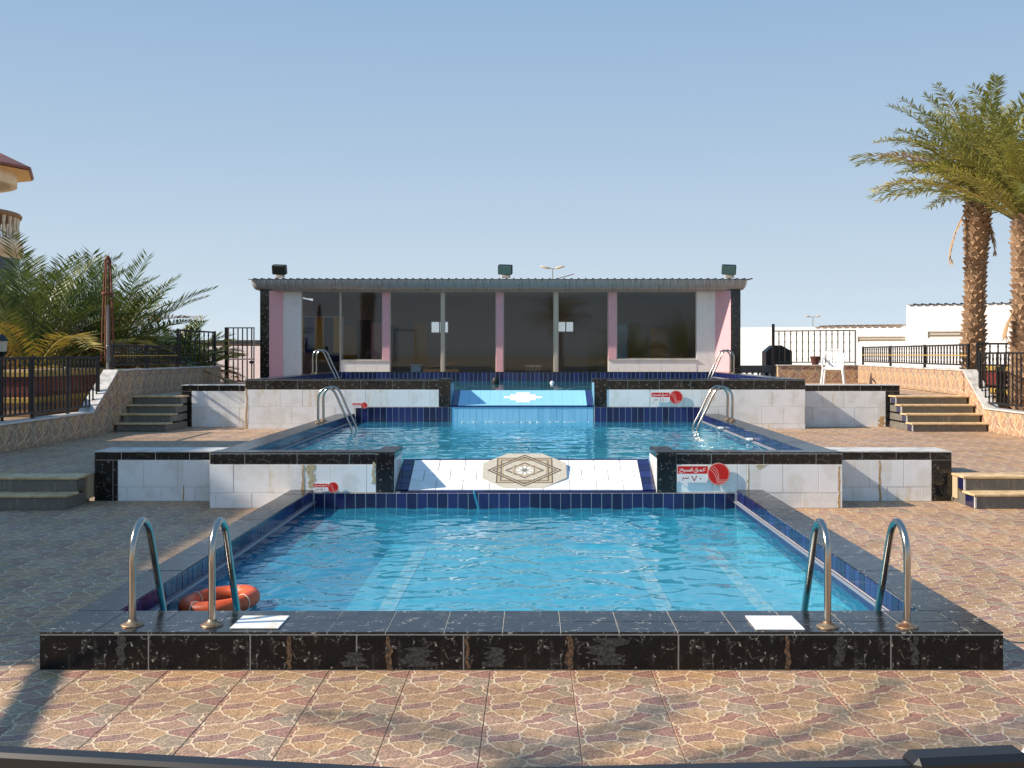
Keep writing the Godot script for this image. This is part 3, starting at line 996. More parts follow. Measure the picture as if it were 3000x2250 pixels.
func pool_rims(t: Node, ol: float, il: float, ir: float, orr: float, top: float, water: float, d0: float, d1: float, floor_mat: Material, deep: float) -> void:
	for s in [[ol, il], [ir, orr]]:
		bx(t, "kerb", s[0], s[1], water - 0.6, top - 0.004, d0, d1, M.blue_grout, 0.002)
		top_slabs(t, "rim_slab", s[0], s[1], top, d0, d1, false, 0.6, M.marble_top)
		side_tiles(t, "black_slab", s[0] if s[0] == ol else s[1], -1.0 if s[0] == ol else 1.0, L1 if top < 1.0 else L2, top - 0.02, d0 + 0.3, d1, 0.6, 0.006, [M.marble])
	blue_sides(t, il, 1.0, top, water, d0, d1)
	blue_sides(t, ir, -1.0, top, water, d0, d1)
	bx(t, "basin_floor", il - 0.01, ir + 0.01, water - 0.56 - deep, water - 0.5 - deep, d0 - 0.3, d1 + 0.05, floor_mat, 0.001)
	for s in [[il - 0.011, il + 0.004], [ir - 0.004, ir + 0.011]]:
		bx(t, "basin_side", s[0], s[1], water - 0.499 - deep, water - 0.095, d0, d1, floor_mat, 0.001)
	bx(t, "basin_side", il + 0.006, ir - 0.006, water - 0.499 - deep, water - 0.1, d1 + 0.006, d1 + 0.02, floor_mat, 0.001)

# ------------------------------------------------------------------ stairs
func stairs(label: String, x0: float, x1: float, base: float, rise: float, n: int, d0: float, tread: float, open_left: bool) -> void:
	var t := thing("stairs", label, "stairs", P((x0 + x1) / 2, base, d0 + 0.3), "stairs between the terraces")
	for k in n:
		var y0 := base + k * rise
		var y1 := y0 + rise
		var a := d0 + k * tread
		var b := d0 + n * tread + 0.1
		bx(t, "riser", x0 + 0.02, x1 - 0.02, y0 + 0.001, y1 - 0.032, a + 0.02, b - k * 0.004, M.riser, 0.002)
		bx(t, "tread", x0 - 0.012, x1 + 0.012, y1 - 0.03, y1, a - 0.012, a + tread + 0.03 if k < n - 1 else b, M.beige_stone, 0.006)
		if open_left:
			bx(t, "side_tile", x0 + 0.006, x0 + 0.022, y0 + 0.004, y1 - 0.034, a + 0.03, a + tread - 0.02, M.blue_tile[2], 0.002)
			bx(t, "side_strip", x0 + 0.002, x0 + 0.024, y0 + 0.004, y1 - 0.034, a + 0.002, a + 0.024, M.white_marble, 0.002)

# ------------------------------------------------------------------ ladders, signs, loose things
func rail_path(span: float) -> Array:
	# in the ladder's own axes: foot at the origin, x towards the water, y up
	var s := span / 0.58
	return [Vector3(0, -0.03, 0), Vector3(0, 0.2, 0), Vector3(0.0, 0.4, 0), Vector3(0.025 * s, 0.49, 0), Vector3(0.09 * s, 0.555, 0), Vector3(0.17 * s, 0.575, 0), Vector3(0.245 * s, 0.535, 0), Vector3(0.3 * s, 0.45, 0), Vector3(0.41 * s, 0.2, 0), Vector3(0.52 * s, -0.03, 0), Vector3(0.56 * s, -0.14, 0), Vector3(0.575 * s, -0.25, 0), Vector3(0.575 * s, -0.52, 0)]

func ladder(label: String, at: Vector3, turn: float, span: float, gap: float, steps: int) -> void:
	# at: midway between the feet; turn: the way its own +x points to the water
	var t := thing("pool_ladder", label, "pool ladder", at, "steel pool ladders")
	t.rotation.y = turn
	var key := "rail%.2f" % span
	if not meshes.has(key): meshes[key] = tube(smooth_path(rail_path(span), steps), [0.0205], 14)
	if not meshes.has("flange"): meshes.flange = lathe([[0.062, 0.0], [0.064, 0.006], [0.05, 0.014], [0.032, 0.02], [0.024, 0.034], [0.0215, 0.036]], 20)
	if not meshes.has("rung"): meshes.rung = cbox(Vector3(0.09, 0.025, 0.44), 0.006)
	for s in [-1.0, 1.0]:
		var r := local(t, "rail", meshes[key], M.steel, Transform3D(Basis(), Vector3(0, 0, s * gap / 2)))
		local(r, "flange", meshes.flange, M.steel_rust)
	for y in [-0.3, -0.46]:
		local(t, "rung", meshes.rung, M.steel, Transform3D(Basis(), Vector3(0.575 * span / 0.58, y, 0)))

func depth_sign(label: String, x: float, y: float, d: float, k: float, number: String) -> void:
	# x, y: centre of the printed panel; k: scale
	var t := thing("depth_sign", label, "sign", P(x, y, d), "red and white pool depth signs")
	var panel := bx(t, "panel", x - 0.175 * k, x + 0.175 * k, y - 0.097 * k, y + 0.097 * k, d, d + 0.004, M.plastic, 0.001)
	var s := Soup.new()
	s.poly([P(x - 0.174 * k, y - 0.096 * k, d - 0.0012), P(x - 0.174 * k, y + 0.096 * k, d - 0.0012), P(x + 0.174 * k, y + 0.096 * k, d - 0.0012), P(x + 0.174 * k, y - 0.096 * k, d - 0.0012)], Vector3.BACK, [Vector2(0, 1), Vector2(0, 0), Vector2(1, 0), Vector2(1, 1)])
	for v in s.v.size(): s.v[v] -= world_of(panel)
	local(panel, "print", mesh_of(s), M["sign" + number])
	var c := P(x + 0.294 * k, y + 0.004 * k, d - 0.003)
	var disc := put(t, "disc", lathe([[0.127 * k, 0.0], [0.127 * k, 0.005]], 40), M.plastic, Transform3D(Basis(Vector3.RIGHT, PI / 2), c))
	var e := Soup.new()
	var pts := []
	var uvs := []
	for i in 40:
		var g := TAU * i / 40
		pts.append(Vector3(cos(g) * 0.126 * k, 0.0062, sin(g) * 0.126 * k))
		uvs.append(Vector2(0.5 + 0.5 * cos(g), 0.5 + 0.5 * sin(g)))
	e.poly(pts, Vector3.UP, uvs)
	local(disc, "emblem", mesh_of(e), M.emblem)
	for q in [-0.16, 0.165]:
		put(t, "screw", lathe([[0.005 * k, 0.0], [0.005 * k, 0.022]], 8), M.steel_rust, Transform3D(Basis(Vector3.RIGHT, -PI / 2), P(x + q * k, y - 0.085 * k, d - 0.004)))

func lifebuoy() -> void:
	var t := thing("lifebuoy", "orange ring buoy floating in the corner of the lowest pool", "lifebuoy", P(-2.17, 0.02, 7.5))
	var R := 0.222
	var r := 0.055
	var v := PackedVector3Array()
	var n := PackedVector3Array()
	var idx := PackedInt32Array()
	for i in 49:
		var g := TAU * i / 48
		for j in 17:
			var h := TAU * j / 16
			var o := Vector3(cos(g) * cos(h), sin(h), sin(g) * cos(h))
			v.append(Vector3(cos(g) * R, 0, sin(g) * R) + o * r * (1.0 + 0.03 * sin(g * 5.0)))
			n.append(o)
	for i in 48:
		for j in 16:
			var p := i * 17 + j
			idx.append_array([p, p + 1, p + 18, p, p + 18, p + 17])
	var tilt := Transform3D(Basis(Vector3(0.3, 0, 1).normalized(), 0.1), Vector3(0, 0.03, 0))
	var b := local(t, "ring", finish(v, n, PackedVector2Array(), idx), M.orange, tilt)
	for k in 4:
		var g := 0.5 + TAU * k / 4
		local(b, "rope_clip", tube(ring3(Vector3(cos(g) * R, 0, sin(g) * R), Vector3(cos(g), 0, sin(g)), r + 0.001), [0.004], 6), M.rope)

func ring3(c: Vector3, outw: Vector3, r: float) -> Array:
	var out := []
	for i in 17:
		var g := TAU * i / 16
		out.append(c + outw * cos(g) * r + Vector3.UP * sin(g) * r)
	return out

func plastic_chair() -> void:
	var t := thing("plastic_chair", "white moulded plastic armchair on the upper terrace", "chair", P(7.83, L2, 28.0))
	t.rotation.y = -0.35
	local(t, "seat", cbox(Vector3(0.46, 0.035, 0.44), 0.014), M.plastic, Transform3D(Basis(Vector3.RIGHT, -0.04), Vector3(0, 0.43, 0)))
	local(t, "front_apron", cbox(Vector3(0.5, 0.06, 0.03), 0.012), M.plastic, Transform3D(Basis(), Vector3(0, 0.415, 0.22)))
	for s in [-1.0, 1.0]:
		local(t, "leg", tube([Vector3(s * 0.29, 0, 0.27), Vector3(s * 0.26, 0.25, 0.24), Vector3(s * 0.24, 0.43, 0.22)], [0.028, 0.03, 0.034], 8), M.plastic)
		local(t, "leg", tube([Vector3(s * 0.27, 0, -0.3), Vector3(s * 0.24, 0.25, -0.25), Vector3(s * 0.22, 0.43, -0.2)], [0.028, 0.03, 0.034], 8), M.plastic)
		local(t, "armrest", tube(smooth_path([Vector3(s * 0.25, 0.43, 0.2), Vector3(s * 0.275, 0.6, 0.19), Vector3(s * 0.28, 0.66, 0.12), Vector3(s * 0.275, 0.67, -0.1), Vector3(s * 0.25, 0.69, -0.27)], 4), [0.024], 8), M.plastic)
	var bb := Basis(Vector3.RIGHT, -0.2)
	for k in 5:
		local(t, "back_slat", cbox(Vector3(0.062, 0.42, 0.018), 0.007), M.plastic, Transform3D(bb, Vector3((k - 2) * 0.083, 0.66, -0.26)))
	local(t, "back_top", tube(smooth_path([Vector3(-0.25, 0.55, -0.23), Vector3(-0.235, 0.78, -0.29), Vector3(-0.15, 0.89, -0.31), Vector3(0, 0.91, -0.315), Vector3(0.15, 0.89, -0.31), Vector3(0.235, 0.78, -0.29), Vector3(0.25, 0.55, -0.23)], 4), [0.022], 8), M.plastic)
	local(t, "back_rail", cbox(Vector3(0.46, 0.05, 0.022), 0.008), M.plastic, Transform3D(bb, Vector3(0, 0.47, -0.215)))

func swimmer() -> void:
	var t := thing("person", "swimmer seen from behind, only a dark-haired head above water", "person", P(-0.88, 0.58, 26.3))
	# one continuous bust: shoulders under the water, neck, head
	var prof := [[0.0, 0.0, 1], [0.20, 0.02, 0.55], [0.225, 0.12, 0.5], [0.2, 0.22, 0.52], [0.12, 0.285, 0.7], [0.062, 0.315, 0.95], [0.056, 0.36, 1.0], [0.066, 0.395, 1.15], [0.078, 0.43, 1.2], [0.084, 0.475, 1.2], [0.083, 0.52, 1.2], [0.074, 0.565, 1.2], [0.052, 0.6, 1.2], [0.02, 0.62, 1.2], [0.0, 0.623, 1.2]]
	var v := PackedVector3Array()
	var n := PackedVector3Array()
	var idx := PackedInt32Array()
	var k := 24
	for i in prof.size():
		for j in k + 1:
			var g := TAU * j / k
			var p := Vector3(cos(g) * prof[i][0], prof[i][1], sin(g) * prof[i][0] * prof[i][2])
			# the face looks away: nose and brow on the far side, ears at the sides
			if absf(prof[i][1] - 0.475) < 0.03 and sin(g) < -0.93: p.z -= 0.022
			if absf(prof[i][1] - 0.49) < 0.04 and absf(cos(g)) > 0.97: p.x *= 1.12
			v.append(p)
			n.append(Vector3(cos(g), 0.25 * (i - 7) / 7.0, sin(g)).normalized())
	for i in prof.size() - 1:
		for j in k:
			var p := i * (k + 1) + j
			idx.append_array([p, p + 1, p + k + 2, p, p + k + 2, p + k + 1])
	local(t, "body", finish(v, n, PackedVector2Array(), idx), M.skin)
	local(t, "hair", lathe([[0.086, 0.44], [0.092, 0.49], [0.09, 0.53], [0.08, 0.575], [0.056, 0.612], [0.02, 0.632], [0.0, 0.634]], 20, 1.0, 1.2), M.hair, Transform3D(Basis(Vector3.RIGHT, 0.12), Vector3(0, 0.0, -0.035)))

# ------------------------------------------------------------------ fences
func baluster(h: float) -> ArrayMesh:
	var key := "bal%.3f" % h
	if not meshes.has(key):
		var p := []
		for q in [[0.018, 0.0], [0.018, 0.06], [0.026, 0.1], [0.018, 0.14], [0.0175, 0.3], [0.021, 0.34], [0.027, 0.36], [0.021, 0.38], [0.018, 0.42], [0.018, 0.58], [0.021, 0.62], [0.027, 0.64], [0.021, 0.66], [0.0175, 0.7], [0.018, 0.86], [0.026, 0.9], [0.018, 0.94], [0.018, 1.0]]:
			p.append([q[0] * 0.85, q[1] * h])
		meshes[key] = lathe(p, 8)
	return meshes[key]

func fence(called: String, label: String, a: Vector3, b: Vector3, h: float, step: float, group: String, gold := false, post_every := 1.2, foot := 0.09) -> Node3D:
	# a, b: ends of its foot line on the wall; h: total height
	var t := thing(called, label, "fence", (a + b) / 2, group)
	var n := maxi(1, int(a.distance_to(b) / step))
	bar(t, "top_rail", a + Vector3.UP * (h - 0.02), b + Vector3.UP * (h - 0.02), 0.05, 0.035, M.iron)
	bar(t, "bottom_rail", a + Vector3.UP * foot, b + Vector3.UP * foot, 0.045, 0.03, M.iron)
	if gold: bar(t, "gold_rail", a + Vector3.UP * (foot + (h - foot) * 0.45), b + Vector3.UP * (foot + (h - foot) * 0.45), 0.052, 0.022, M.gold)
	var bm := baluster(h - foot - 0.05)
	for i in n:
		put(t, "baluster", bm, M.iron, Transform3D(Basis(), a.lerp(b, (i + 0.5) / n) + Vector3.UP * (foot + 0.012)))
	var m := maxi(1, int(a.distance_to(b) / post_every))
	for i in m + 1:
		var p := a.lerp(b, float(i) / m)
		bar(t, "post", p, p + Vector3.UP * (h + 0.01), 0.05, 0.05, M.iron)
	return t

func fence_wall(label: String, x: float, xs: Array, facing: float) -> void:
	# a stone-clad wall that climbs with the stairs; xs: [d0, d_ramp0, d_ramp1, d1, low, high, x at d1]
	var t := thing("boundary_wall", label, "wall", P(x, L1, (xs[0] + xs[1]) / 2), "stone-clad boundary walls beside the stairs")
	var th := 0.22
	var o := -facing * th
	bx(t, "core", x - facing * 0.012, x + o, -0.1, xs[4] - 0.03, xs[0], xs[1], M.grout, 0.002)
	var s := Soup.new()
	var q := [P(x - facing * 0.012, L1 - 0.4, xs[1]), P(x - facing * 0.012, xs[4] - 0.03, xs[1]), P(x - facing * 0.012, xs[5] - 0.03, xs[2]), P(x - facing * 0.012, L1 - 0.4, xs[2])]
	var r := []
	for p in q: r.append(p + Vector3(o + facing * 0.012, 0, 0))
	var mid: Vector3 = (q[0] + r[2]) / 2
	s.poly(q, Vector3(facing, 0, 0))
	s.poly(r, Vector3(-facing, 0, 0))
	for i in 4:
		var j := (i + 1) % 4
		s.poly([q[i], q[j], r[j], r[i]], (q[i] + r[j]) / 2 - mid)
	put(t, "ramp_core", mesh_of(s), M.cladding)
	var d: float = xs[0]
	while d < xs[1] - 0.02:
		var e := minf(d + 0.45, xs[1])
		bx(t, "clad_tile", x, x - facing * 0.014, L1, xs[4] - 0.032, d + 0.002, e - 0.002, M.cladding, 0.002)
		d = e
	bx(t, "clad_tile", x + facing * 0.004, x - facing * 0.02, L1, L2 + 0.04, xs[2] + 0.002, 21.2, M.cladding, 0.002)
	bar(t, "coping", P(x + o / 2, xs[4] - 0.012, xs[0]), P(x + o / 2, xs[4] - 0.012, xs[1] + 0.01), th + 0.05, 0.03, M.white_marble, 0.004)
	bar(t, "ramp_coping", P(x + o / 2, xs[4] - 0.008, xs[1]), P(x + o / 2, xs[5] - 0.008, xs[2]), th + 0.06, 0.03, M.white_marble, 0.004)
	# upper part
	var a := P(x + o / 2, 0, xs[2])
	var b := P(xs[6] + o / 2, 0, xs[3])
	var n := int(a.distance_to(b) / 0.45)
	var dirv := (b - a).normalized()
	var side := Vector3(facing, 0, 0)
	bar(t, "core", a + Vector3.UP * (L2 + xs[5] - 0.03 - 0.3) / 2, b + Vector3.UP * (L2 + xs[5] - 0.03 - 0.3) / 2, th - 0.02, xs[5] - 0.03 - L2 + 0.3, M.grout, 0.002)
	for i in n:
		var p: Vector3 = a.lerp(b, (i + 0.5) / n) + side * (th / 2) + Vector3.UP * (L2 + xs[5] - 0.032) / 2
		bar(t, "clad_tile", p - dirv * (a.distance_to(b) / n / 2 - 0.002), p + dirv * (a.distance_to(b) / n / 2 - 0.002), 0.022, xs[5] - 0.032 - L2, M.cladding, 0.002)
	bar(t, "coping", a + Vector3.UP * (xs[5] - 0.012), b + Vector3.UP * (xs[5] - 0.012), th + 0.05, 0.03, M.white_marble, 0.004)

func planter(label: String, x0: float, x1: float, d0: float, d1: float, y0: float, y1: float) -> void:
	var t := thing("planter", label, "planter", P((x0 + x1) / 2, y0, (d0 + d1) / 2), "red and yellow painted planters")
	var h := y1 - y0
	bx(t, "foot", x0, x1, y0, y0 + h * 0.3, d0, d1, M.brown_wall, 0.01)
	bx(t, "lower_band", x0 - 0.03, x1 + 0.03, y0 + h * 0.3, y0 + h * 0.43, d0 - 0.03, d1 + 0.03, M.yellow, 0.01)
	bx(t, "body", x0, x1, y0 + h * 0.43, y0 + h * 0.88, d0, d1, M.red_paint, 0.01)
	bx(t, "upper_band", x0 - 0.04, x1 + 0.04, y0 + h * 0.88, y1, d0 - 0.04, d1 + 0.04, M.yellow, 0.01)
	bx(t, "soil", x0 + 0.08, x1 - 0.08, y1 - 0.02, y1 + 0.02, d0 + 0.08, d1 - 0.08, M.soil, 0.01)

# ------------------------------------------------------------------ palms
func frond_mesh(length: float, pitch: float, droop: float, n: int, leaf: float, sd: int, width := 0.03, hang := 0.0, shag := 0.0) -> ArrayMesh:
	# starts at the origin and reaches along +x, arching down
	var r := RandomNumberGenerator.new()
	r.seed = sd
	var s := Soup.new()
	var p := Vector3.ZERO
	var pts := [p]
	var dirs := []
	var twist := r.randf_range(-0.25, 0.25)
	var g := pitch
	for i in n:
		var t := float(i) / n
		g = pitch - droop * pow(t, 1.35)
		var dv := Vector3(cos(g), sin(g), twist * t * 0.5).normalized()
		dirs.append(dv)
		p += dv * length / n
		pts.append(p)
	# midrib
	for i in range(0, n, 3):
		var a: Vector3 = pts[i]
		var b: Vector3 = pts[mini(i + 3, n)]
		var ra := 0.022 * (1.0 - 0.85 * i / n)
		var rb := 0.022 * (1.0 - 0.85 * mini(i + 3, n) / n)
		var dv: Vector3 = dirs[i]
		var u := dv.cross(Vector3.BACK).normalized()
		var w := dv.cross(u)
		for k in 3:
			var e := TAU * k / 3
			var f := TAU * (k + 1) / 3
			var o1 := u * cos(e) + w * sin(e)
			var o2 := u * cos(f) + w * sin(f)
			s.poly([a + o1 * ra, a + o2 * ra, b + o2 * rb, b + o1 * rb], o1 + o2)
	# leaflets
	for i in range(int(n * 0.14), n):
		var t := float(i) / n
		var dv: Vector3 = dirs[i]
		var upv := (Vector3.UP - dv * dv.y).normalized()
		if upv.length() < 0.5: upv = Vector3.LEFT
		var sidev := dv.cross(upv).normalized()
		var ll := leaf * (0.35 + 0.65 * pow(sin(PI * clampf(0.12 + t * 0.86, 0.0, 1.0)), 0.7))
		for sg in [-1.0, 1.0]:
			var dirl: Vector3 = (sidev * sg * r.randf_range(0.85 - shag, 1.0) + dv * r.randf_range(0.65 - shag, 0.9 + shag) + upv * r.randf_range(0.25 - shag, 0.5 + shag) - Vector3.UP * hang * r.randf_range(0.6, 1.4)).normalized()
			var a: Vector3 = pts[i] + dv * r.randf_range(0, length / n)
			var l2 := ll * r.randf_range(0.75, 1.12)
			var nrm := dirl.cross(upv).normalized()
			var wv := (dv - dirl * dv.dot(dirl)).normalized() * width * r.randf_range(0.7, 1.1)
			var mid := a + dirl * l2 * 0.45
			var tip := a + dirl * l2 - Vector3.UP * l2 * r.randf_range(0.0, 0.12)
			s.poly([a, mid + wv * 0.5, tip], upv)
			s.poly([a, tip, mid - wv * 0.5], upv + nrm * 0.01)
	return mesh_of(s)

func palm(label: String, at: Vector3, trunk_h: float, trunk_r: float, lean: Vector3, length: float, count: int, sd: int, group: String, dry := 0.15, low := -0.5, leaf := 0.5, leaves := "leaf", shag := 0.0, stations := 46, width := 0.04) -> Node3D:
	var t := thing("date_palm", label, "palm tree", at, group)
	var r := RandomNumberGenerator.new()
	r.seed = sd
	var topp := Vector3(lean.x, trunk_h, lean.z)
	if trunk_h > 0.05:
		var s := Soup.new()
		var rows := int(trunk_h / 0.1)
		# core
		var core := []
		var rad := []
		for i in 13:
			var u := i / 12.0
			core.append(Vector3(lean.x * u * u, trunk_h * u, lean.z * u * u))
			rad.append(trunk_r * (0.86 + 0.08 * sin(u * 9.0) + 0.16 * pow(u, 4.0)))
		var tr := local(t, "trunk", tube(core, rad, 14), M.trunk)
		# cut leaf bases
		for i in rows:
			var u := float(i) / rows
			var c := Vector3(lean.x * u * u, trunk_h * u, lean.z * u * u)
			var rr := trunk_r * (0.86 + 0.08 * sin(u * 9.0) + 0.16 * pow(u, 4.0))
			var k := 8
			for j in k:
				var g := TAU * (j + 0.5 * (i % 2)) / k + r.randf_range(-0.12, 0.12)
				var o := Vector3(cos(g), 0, sin(g))
				var sd2 := Vector3(-sin(g), 0, cos(g))
				var hw := rr * TAU / k * 0.6
				var outp := r.randf_range(0.04, 0.085)
				var hh := r.randf_range(0.09, 0.14)
				var b0 := c + o * rr * 0.9 - sd2 * hw
				var b1 := c + o * rr * 0.9 + sd2 * hw
				var m0 := c + o * (rr + outp) - sd2 * hw * 0.55 + Vector3.UP * hh
				var m1 := c + o * (rr + outp) + sd2 * hw * 0.55 + Vector3.UP * hh
				var i0 := c + o * rr * 0.8 - sd2 * hw * 0.5 + Vector3.UP * hh * 0.95
				var i1 := c + o * rr * 0.8 + sd2 * hw * 0.5 + Vector3.UP * hh * 0.95
				s.poly([b0, b1, m1, m0], o - Vector3.UP * 0.3)
				s.poly([m0, m1, i1, i0], Vector3.UP)
				s.poly([b0, m0, i0], -sd2)
				s.poly([b1, m1, i1], sd2)
		tag(local(tr, "leaf_bases", mesh_of(s), M.trunk), "", "", "", "stuff")
	# crown: steep young leaves inside, drooping old ones outside
	var kinds := []
	for i in 9:
		var e := i / 8.0
		kinds.append([lerpf(1.35, low, e), frond_mesh(length * r.randf_range(0.86, 1.08), lerpf(1.35, low + 0.35, e), lerpf(0.6, 1.15, e) + r.randf_range(-0.15, 0.25), stations, leaf, sd * 17 + i, width, 0.25 * e + shag * 0.5, shag)])
	var az := r.randf() * TAU
	for i in count:
		az += 2.39996 + r.randf_range(-0.2, 0.2)
		var e := pow(float(i) / maxi(1, count - 1), 0.85)
		var k: int = clampi(int(e * 8.0 + r.randf_range(-0.6, 0.9)), 0, 8)
		var m: Material = M[leaves][r.randi() % 4]
		var old := e > 0.6 and r.randf() < dry * 2.2
		if old: m = M.leaf_yellow if r.randf() < 0.5 else M.leaf_dry
		var foot := topp + Vector3(cos(az), 0, -sin(az)) * trunk_r * 0.5 + Vector3.UP * (0.12 - 0.3 * e) * (1.0 if trunk_h > 0.5 else 0.3)
		var sc := r.randf_range(0.88, 1.1)
		local(t, "frond", kinds[k][1], m, Transform3D(Basis(Vector3.UP, az).scaled(Vector3.ONE * sc), foot))
	return t

func dead_frond(t: Node3D, foot: Vector3, az: float, length: float, sd: int) -> void:
	local(t, "frond", frond_mesh(length, -1.0, 0.65, 36, 0.2, sd, 0.03, 1.2), M.leaf_dry, Transform3D(Basis(Vector3.UP, az), foot))

# ------------------------------------------------------------------ pool house
func pool_house() -> void:
	var t := thing("pool_house", "long single-storey pool house with dark glazing and curved grey eaves", "building", P(-0.9, L2, 31.0))
	var db := 30.35
	var dk := 36.0
	# end pillars and the pink walls that splay from them to the glazed front
	for s in [[-7.56, -7.305, -6.99], [5.807, 5.535, 5.163]]:
		bx(t, "pillar", s[0], s[1], L2, 3.53, 30.0, 30.3, M.marble, 0.004)
		var sp := Soup.new()
		var o := signf(s[0]) * 0.1
		var q := [P(s[1], L2, 30.01), P(s[2], L2, db), P(s[2] + o, L2, db + 0.1), P(s[1] + o, L2, 30.1)]
		var mid := (P(s[1], 0, 30.01) + P(s[2] + o, 0, db + 0.1)) / 2
		for i in 4:
			var a: Vector3 = q[i]
			var b: Vector3 = q[(i + 1) % 4]
			sp.poly([a, b, b + Vector3.UP * 2.56, a + Vector3.UP * 2.56], (a + b) / 2 * Vector3(1, 0, 1) - mid)
		put(t, "splayed_wall", mesh_of(sp), M.pink)
		bx(t, "side_wall", s[0] - signf(s[0]) * 0.02, s[1], L2, 3.53, 30.301, dk + 0.2, M.pink, 0.002)
	# white wall panels beside and below the windows
	bx(t, "wall_panel", -7.2, -6.487, L2, 3.53, db + 0.002, db + 0.2, M.house_white, 0.003)
	bx(t, "wall_panel", 4.639, 5.4, L2, 3.53, db + 0.002, db + 0.2, M.house_white, 0.003)
	bx(t, "low_wall", -5.378, -3.995, L2, 1.55, db - 0.02, db + 0.18, M.house_white, 0.003)
	bx(t, "low_wall", 2.158, 4.638, L2, 1.585, db - 0.006, db + 0.18, M.house_white, 0.003)
	bx(t, "sill", -5.39, -3.985, 1.55, 1.575, db - 0.04, db + 0.19, M.white_marble, 0.004)
	bx(t, "sill", 2.15, 4.65, 1.585, 1.61, db - 0.03, db + 0.19, M.white_marble, 0.004)
	for s in [[-4.197, -3.995, 1.576], [-0.999, -0.807, L2], [2.158, 2.382, 1.611]]:
		bx(t, "pink_post", s[0], s[1], s[2], 3.5, db - 0.03, db + 0.14, M.pink, 0.004)
	bx(t, "lintel", -6.487, 4.639, 3.5, 3.62, db - 0.01, db + 0.2, M.frame, 0.004)
	# glazing: [x0, x1, y0]
	for g in [[-6.487, -5.39, L2], [-5.388, -4.197, 1.577], [-3.995, -2.545, L2], [-2.468, -0.999, L2], [-0.807, 0.63, L2], [0.73, 2.158, L2], [2.382, 4.639, 1.612]]:
		var w := bx(t, "window", g[0], g[1], g[2], g[2] + 0.03, db + 0.03, db + 0.09, M.frame, 0.003)
		for q in [[g[0], g[0] + 0.025, g[2] + 0.03, 3.5], [g[1] - 0.025, g[1], g[2] + 0.03, 3.5]]:
			bx(w, "jamb", q[0], q[1], q[2], q[3], db + 0.03, db + 0.09, M.frame, 0.003)
		bx(w, "pane", g[0] + 0.025, g[1] - 0.025, g[2] + 0.03, 3.5, db + 0.058, db + 0.064, M.glass, 0.0005)
	for s in [[-2.545, -2.468], [0.63, 0.73]]:
		bx(t, "mullion", s[0], s[1], L2, 3.5, db, db + 0.1, M.frame, 0.004)
	# room
	bx(t, "room_floor", -7.3, 5.53, L2 - 0.06, L2 + 0.012, db + 0.1, dk + 0.2, M.room_floor, 0.002)
	bx(t, "ceiling", -7.54, 5.79, 3.62, 3.66, 30.1, dk + 0.25, M.ceiling, 0.002)
	var back := [[-7.305, -3.36, L2, 3.62], [-2.8, 0.888, L2, 3.62], [1.384, 5.535, L2, 3.62], [-3.36, -2.8, L2, 2.45], [-3.36, -2.8, 2.83, 3.62], [0.888, 1.384, L2, 2.48], [0.888, 1.384, 2.83, 3.62]]
	for q in back: bx(t, "back_wall", q[0], q[1], q[2], q[3], dk, dk + 0.2, M.room_wall, 0.0005)
	for q in [[-3.36, -2.8, 2.45], [0.888, 1.384, 2.48]]:
		var f := bx(t, "back_window", q[0], q[1], q[2] - 0.001, q[2] + 0.03, dk - 0.04, dk + 0.1, M.frame, 0.003)
		bx(f, "pane", q[0], q[1], q[2] + 0.03, 2.83, dk + 0.06, dk + 0.066, M.clear, 0.0005)
		bx(f, "bar", (q[0] + q[1]) / 2 - 0.02, (q[0] + q[1]) / 2 + 0.02, q[2] + 0.03, 2.83, dk + 0.03, dk + 0.05, M.frame, 0.002)
	# painted wall at the back of the room
	var band := [M.stripe_yellow, M.stripe_blue, M.stripe_yellow, M.stripe_navy, M.pink, M.stripe_navy, M.room_wall, M.stripe_yellow]
	for i in 8: bx(t, "painted_panel", -7.25 + i * 0.47, -6.79 + i * 0.47, 1.5, 2.9 - 0.1 * (i % 3), dk - 0.02, dk - 0.002, band[i], 0.002)
	for i in 5: bx(t, "painted_panel", 1.9 + i * 0.68, 2.5 + i * 0.68, 1.2 + 0.1 * (i % 2), 2.6 + 0.12 * (i % 3), dk - 0.02, dk - 0.002, [M.leaf[3], M.pale_blue2, M.leaf[1], M.stripe_yellow, M.leaf[0]][i], 0.002)
	# roof sheet with ribs, its edge over the eaves
	var s := Soup.new()
	var x := -7.86
	while x < 6.04:
		var e := minf(x + 0.2, 6.06)
		var prof := [Vector2(x, 3.84), Vector2(x + 0.13, 3.84), Vector2(x + 0.145, 3.868), Vector2(x + 0.175, 3.868), Vector2(x + 0.19, 3.84), Vector2(e, 3.84)]
		for i in prof.size() - 1:
			var a: Vector2 = prof[i]
			var b: Vector2 = prof[i + 1]
			if b.x - a.x < 0.001: continue
			s.poly([P(a.x, a.y, 29.9), P(b.x, b.y, 29.9), P(b.x, b.y + 0.1, 36.6), P(a.x, a.y + 0.1, 36.6)], Vector3.UP)
			s.poly([P(a.x, a.y, 29.9), P(b.x, b.y, 29.9), P(b.x, b.y - 0.02, 29.9), P(a.x, a.y - 0.02, 29.9)], Vector3.BACK)
		x = e
	put(t, "roof", mesh_of(s), M.roof_sheet)
	# eaves: curved sheet panels with a rib at each seam; the same curve turns round both ends
	var rim := []
	for i in 9:
		var g := i / 8.0 * PI * 0.5
		rim.append(Vector2(0.22 * pow(cos(g), 0.7), -0.3 * sin(g)))   # how far out, how far down
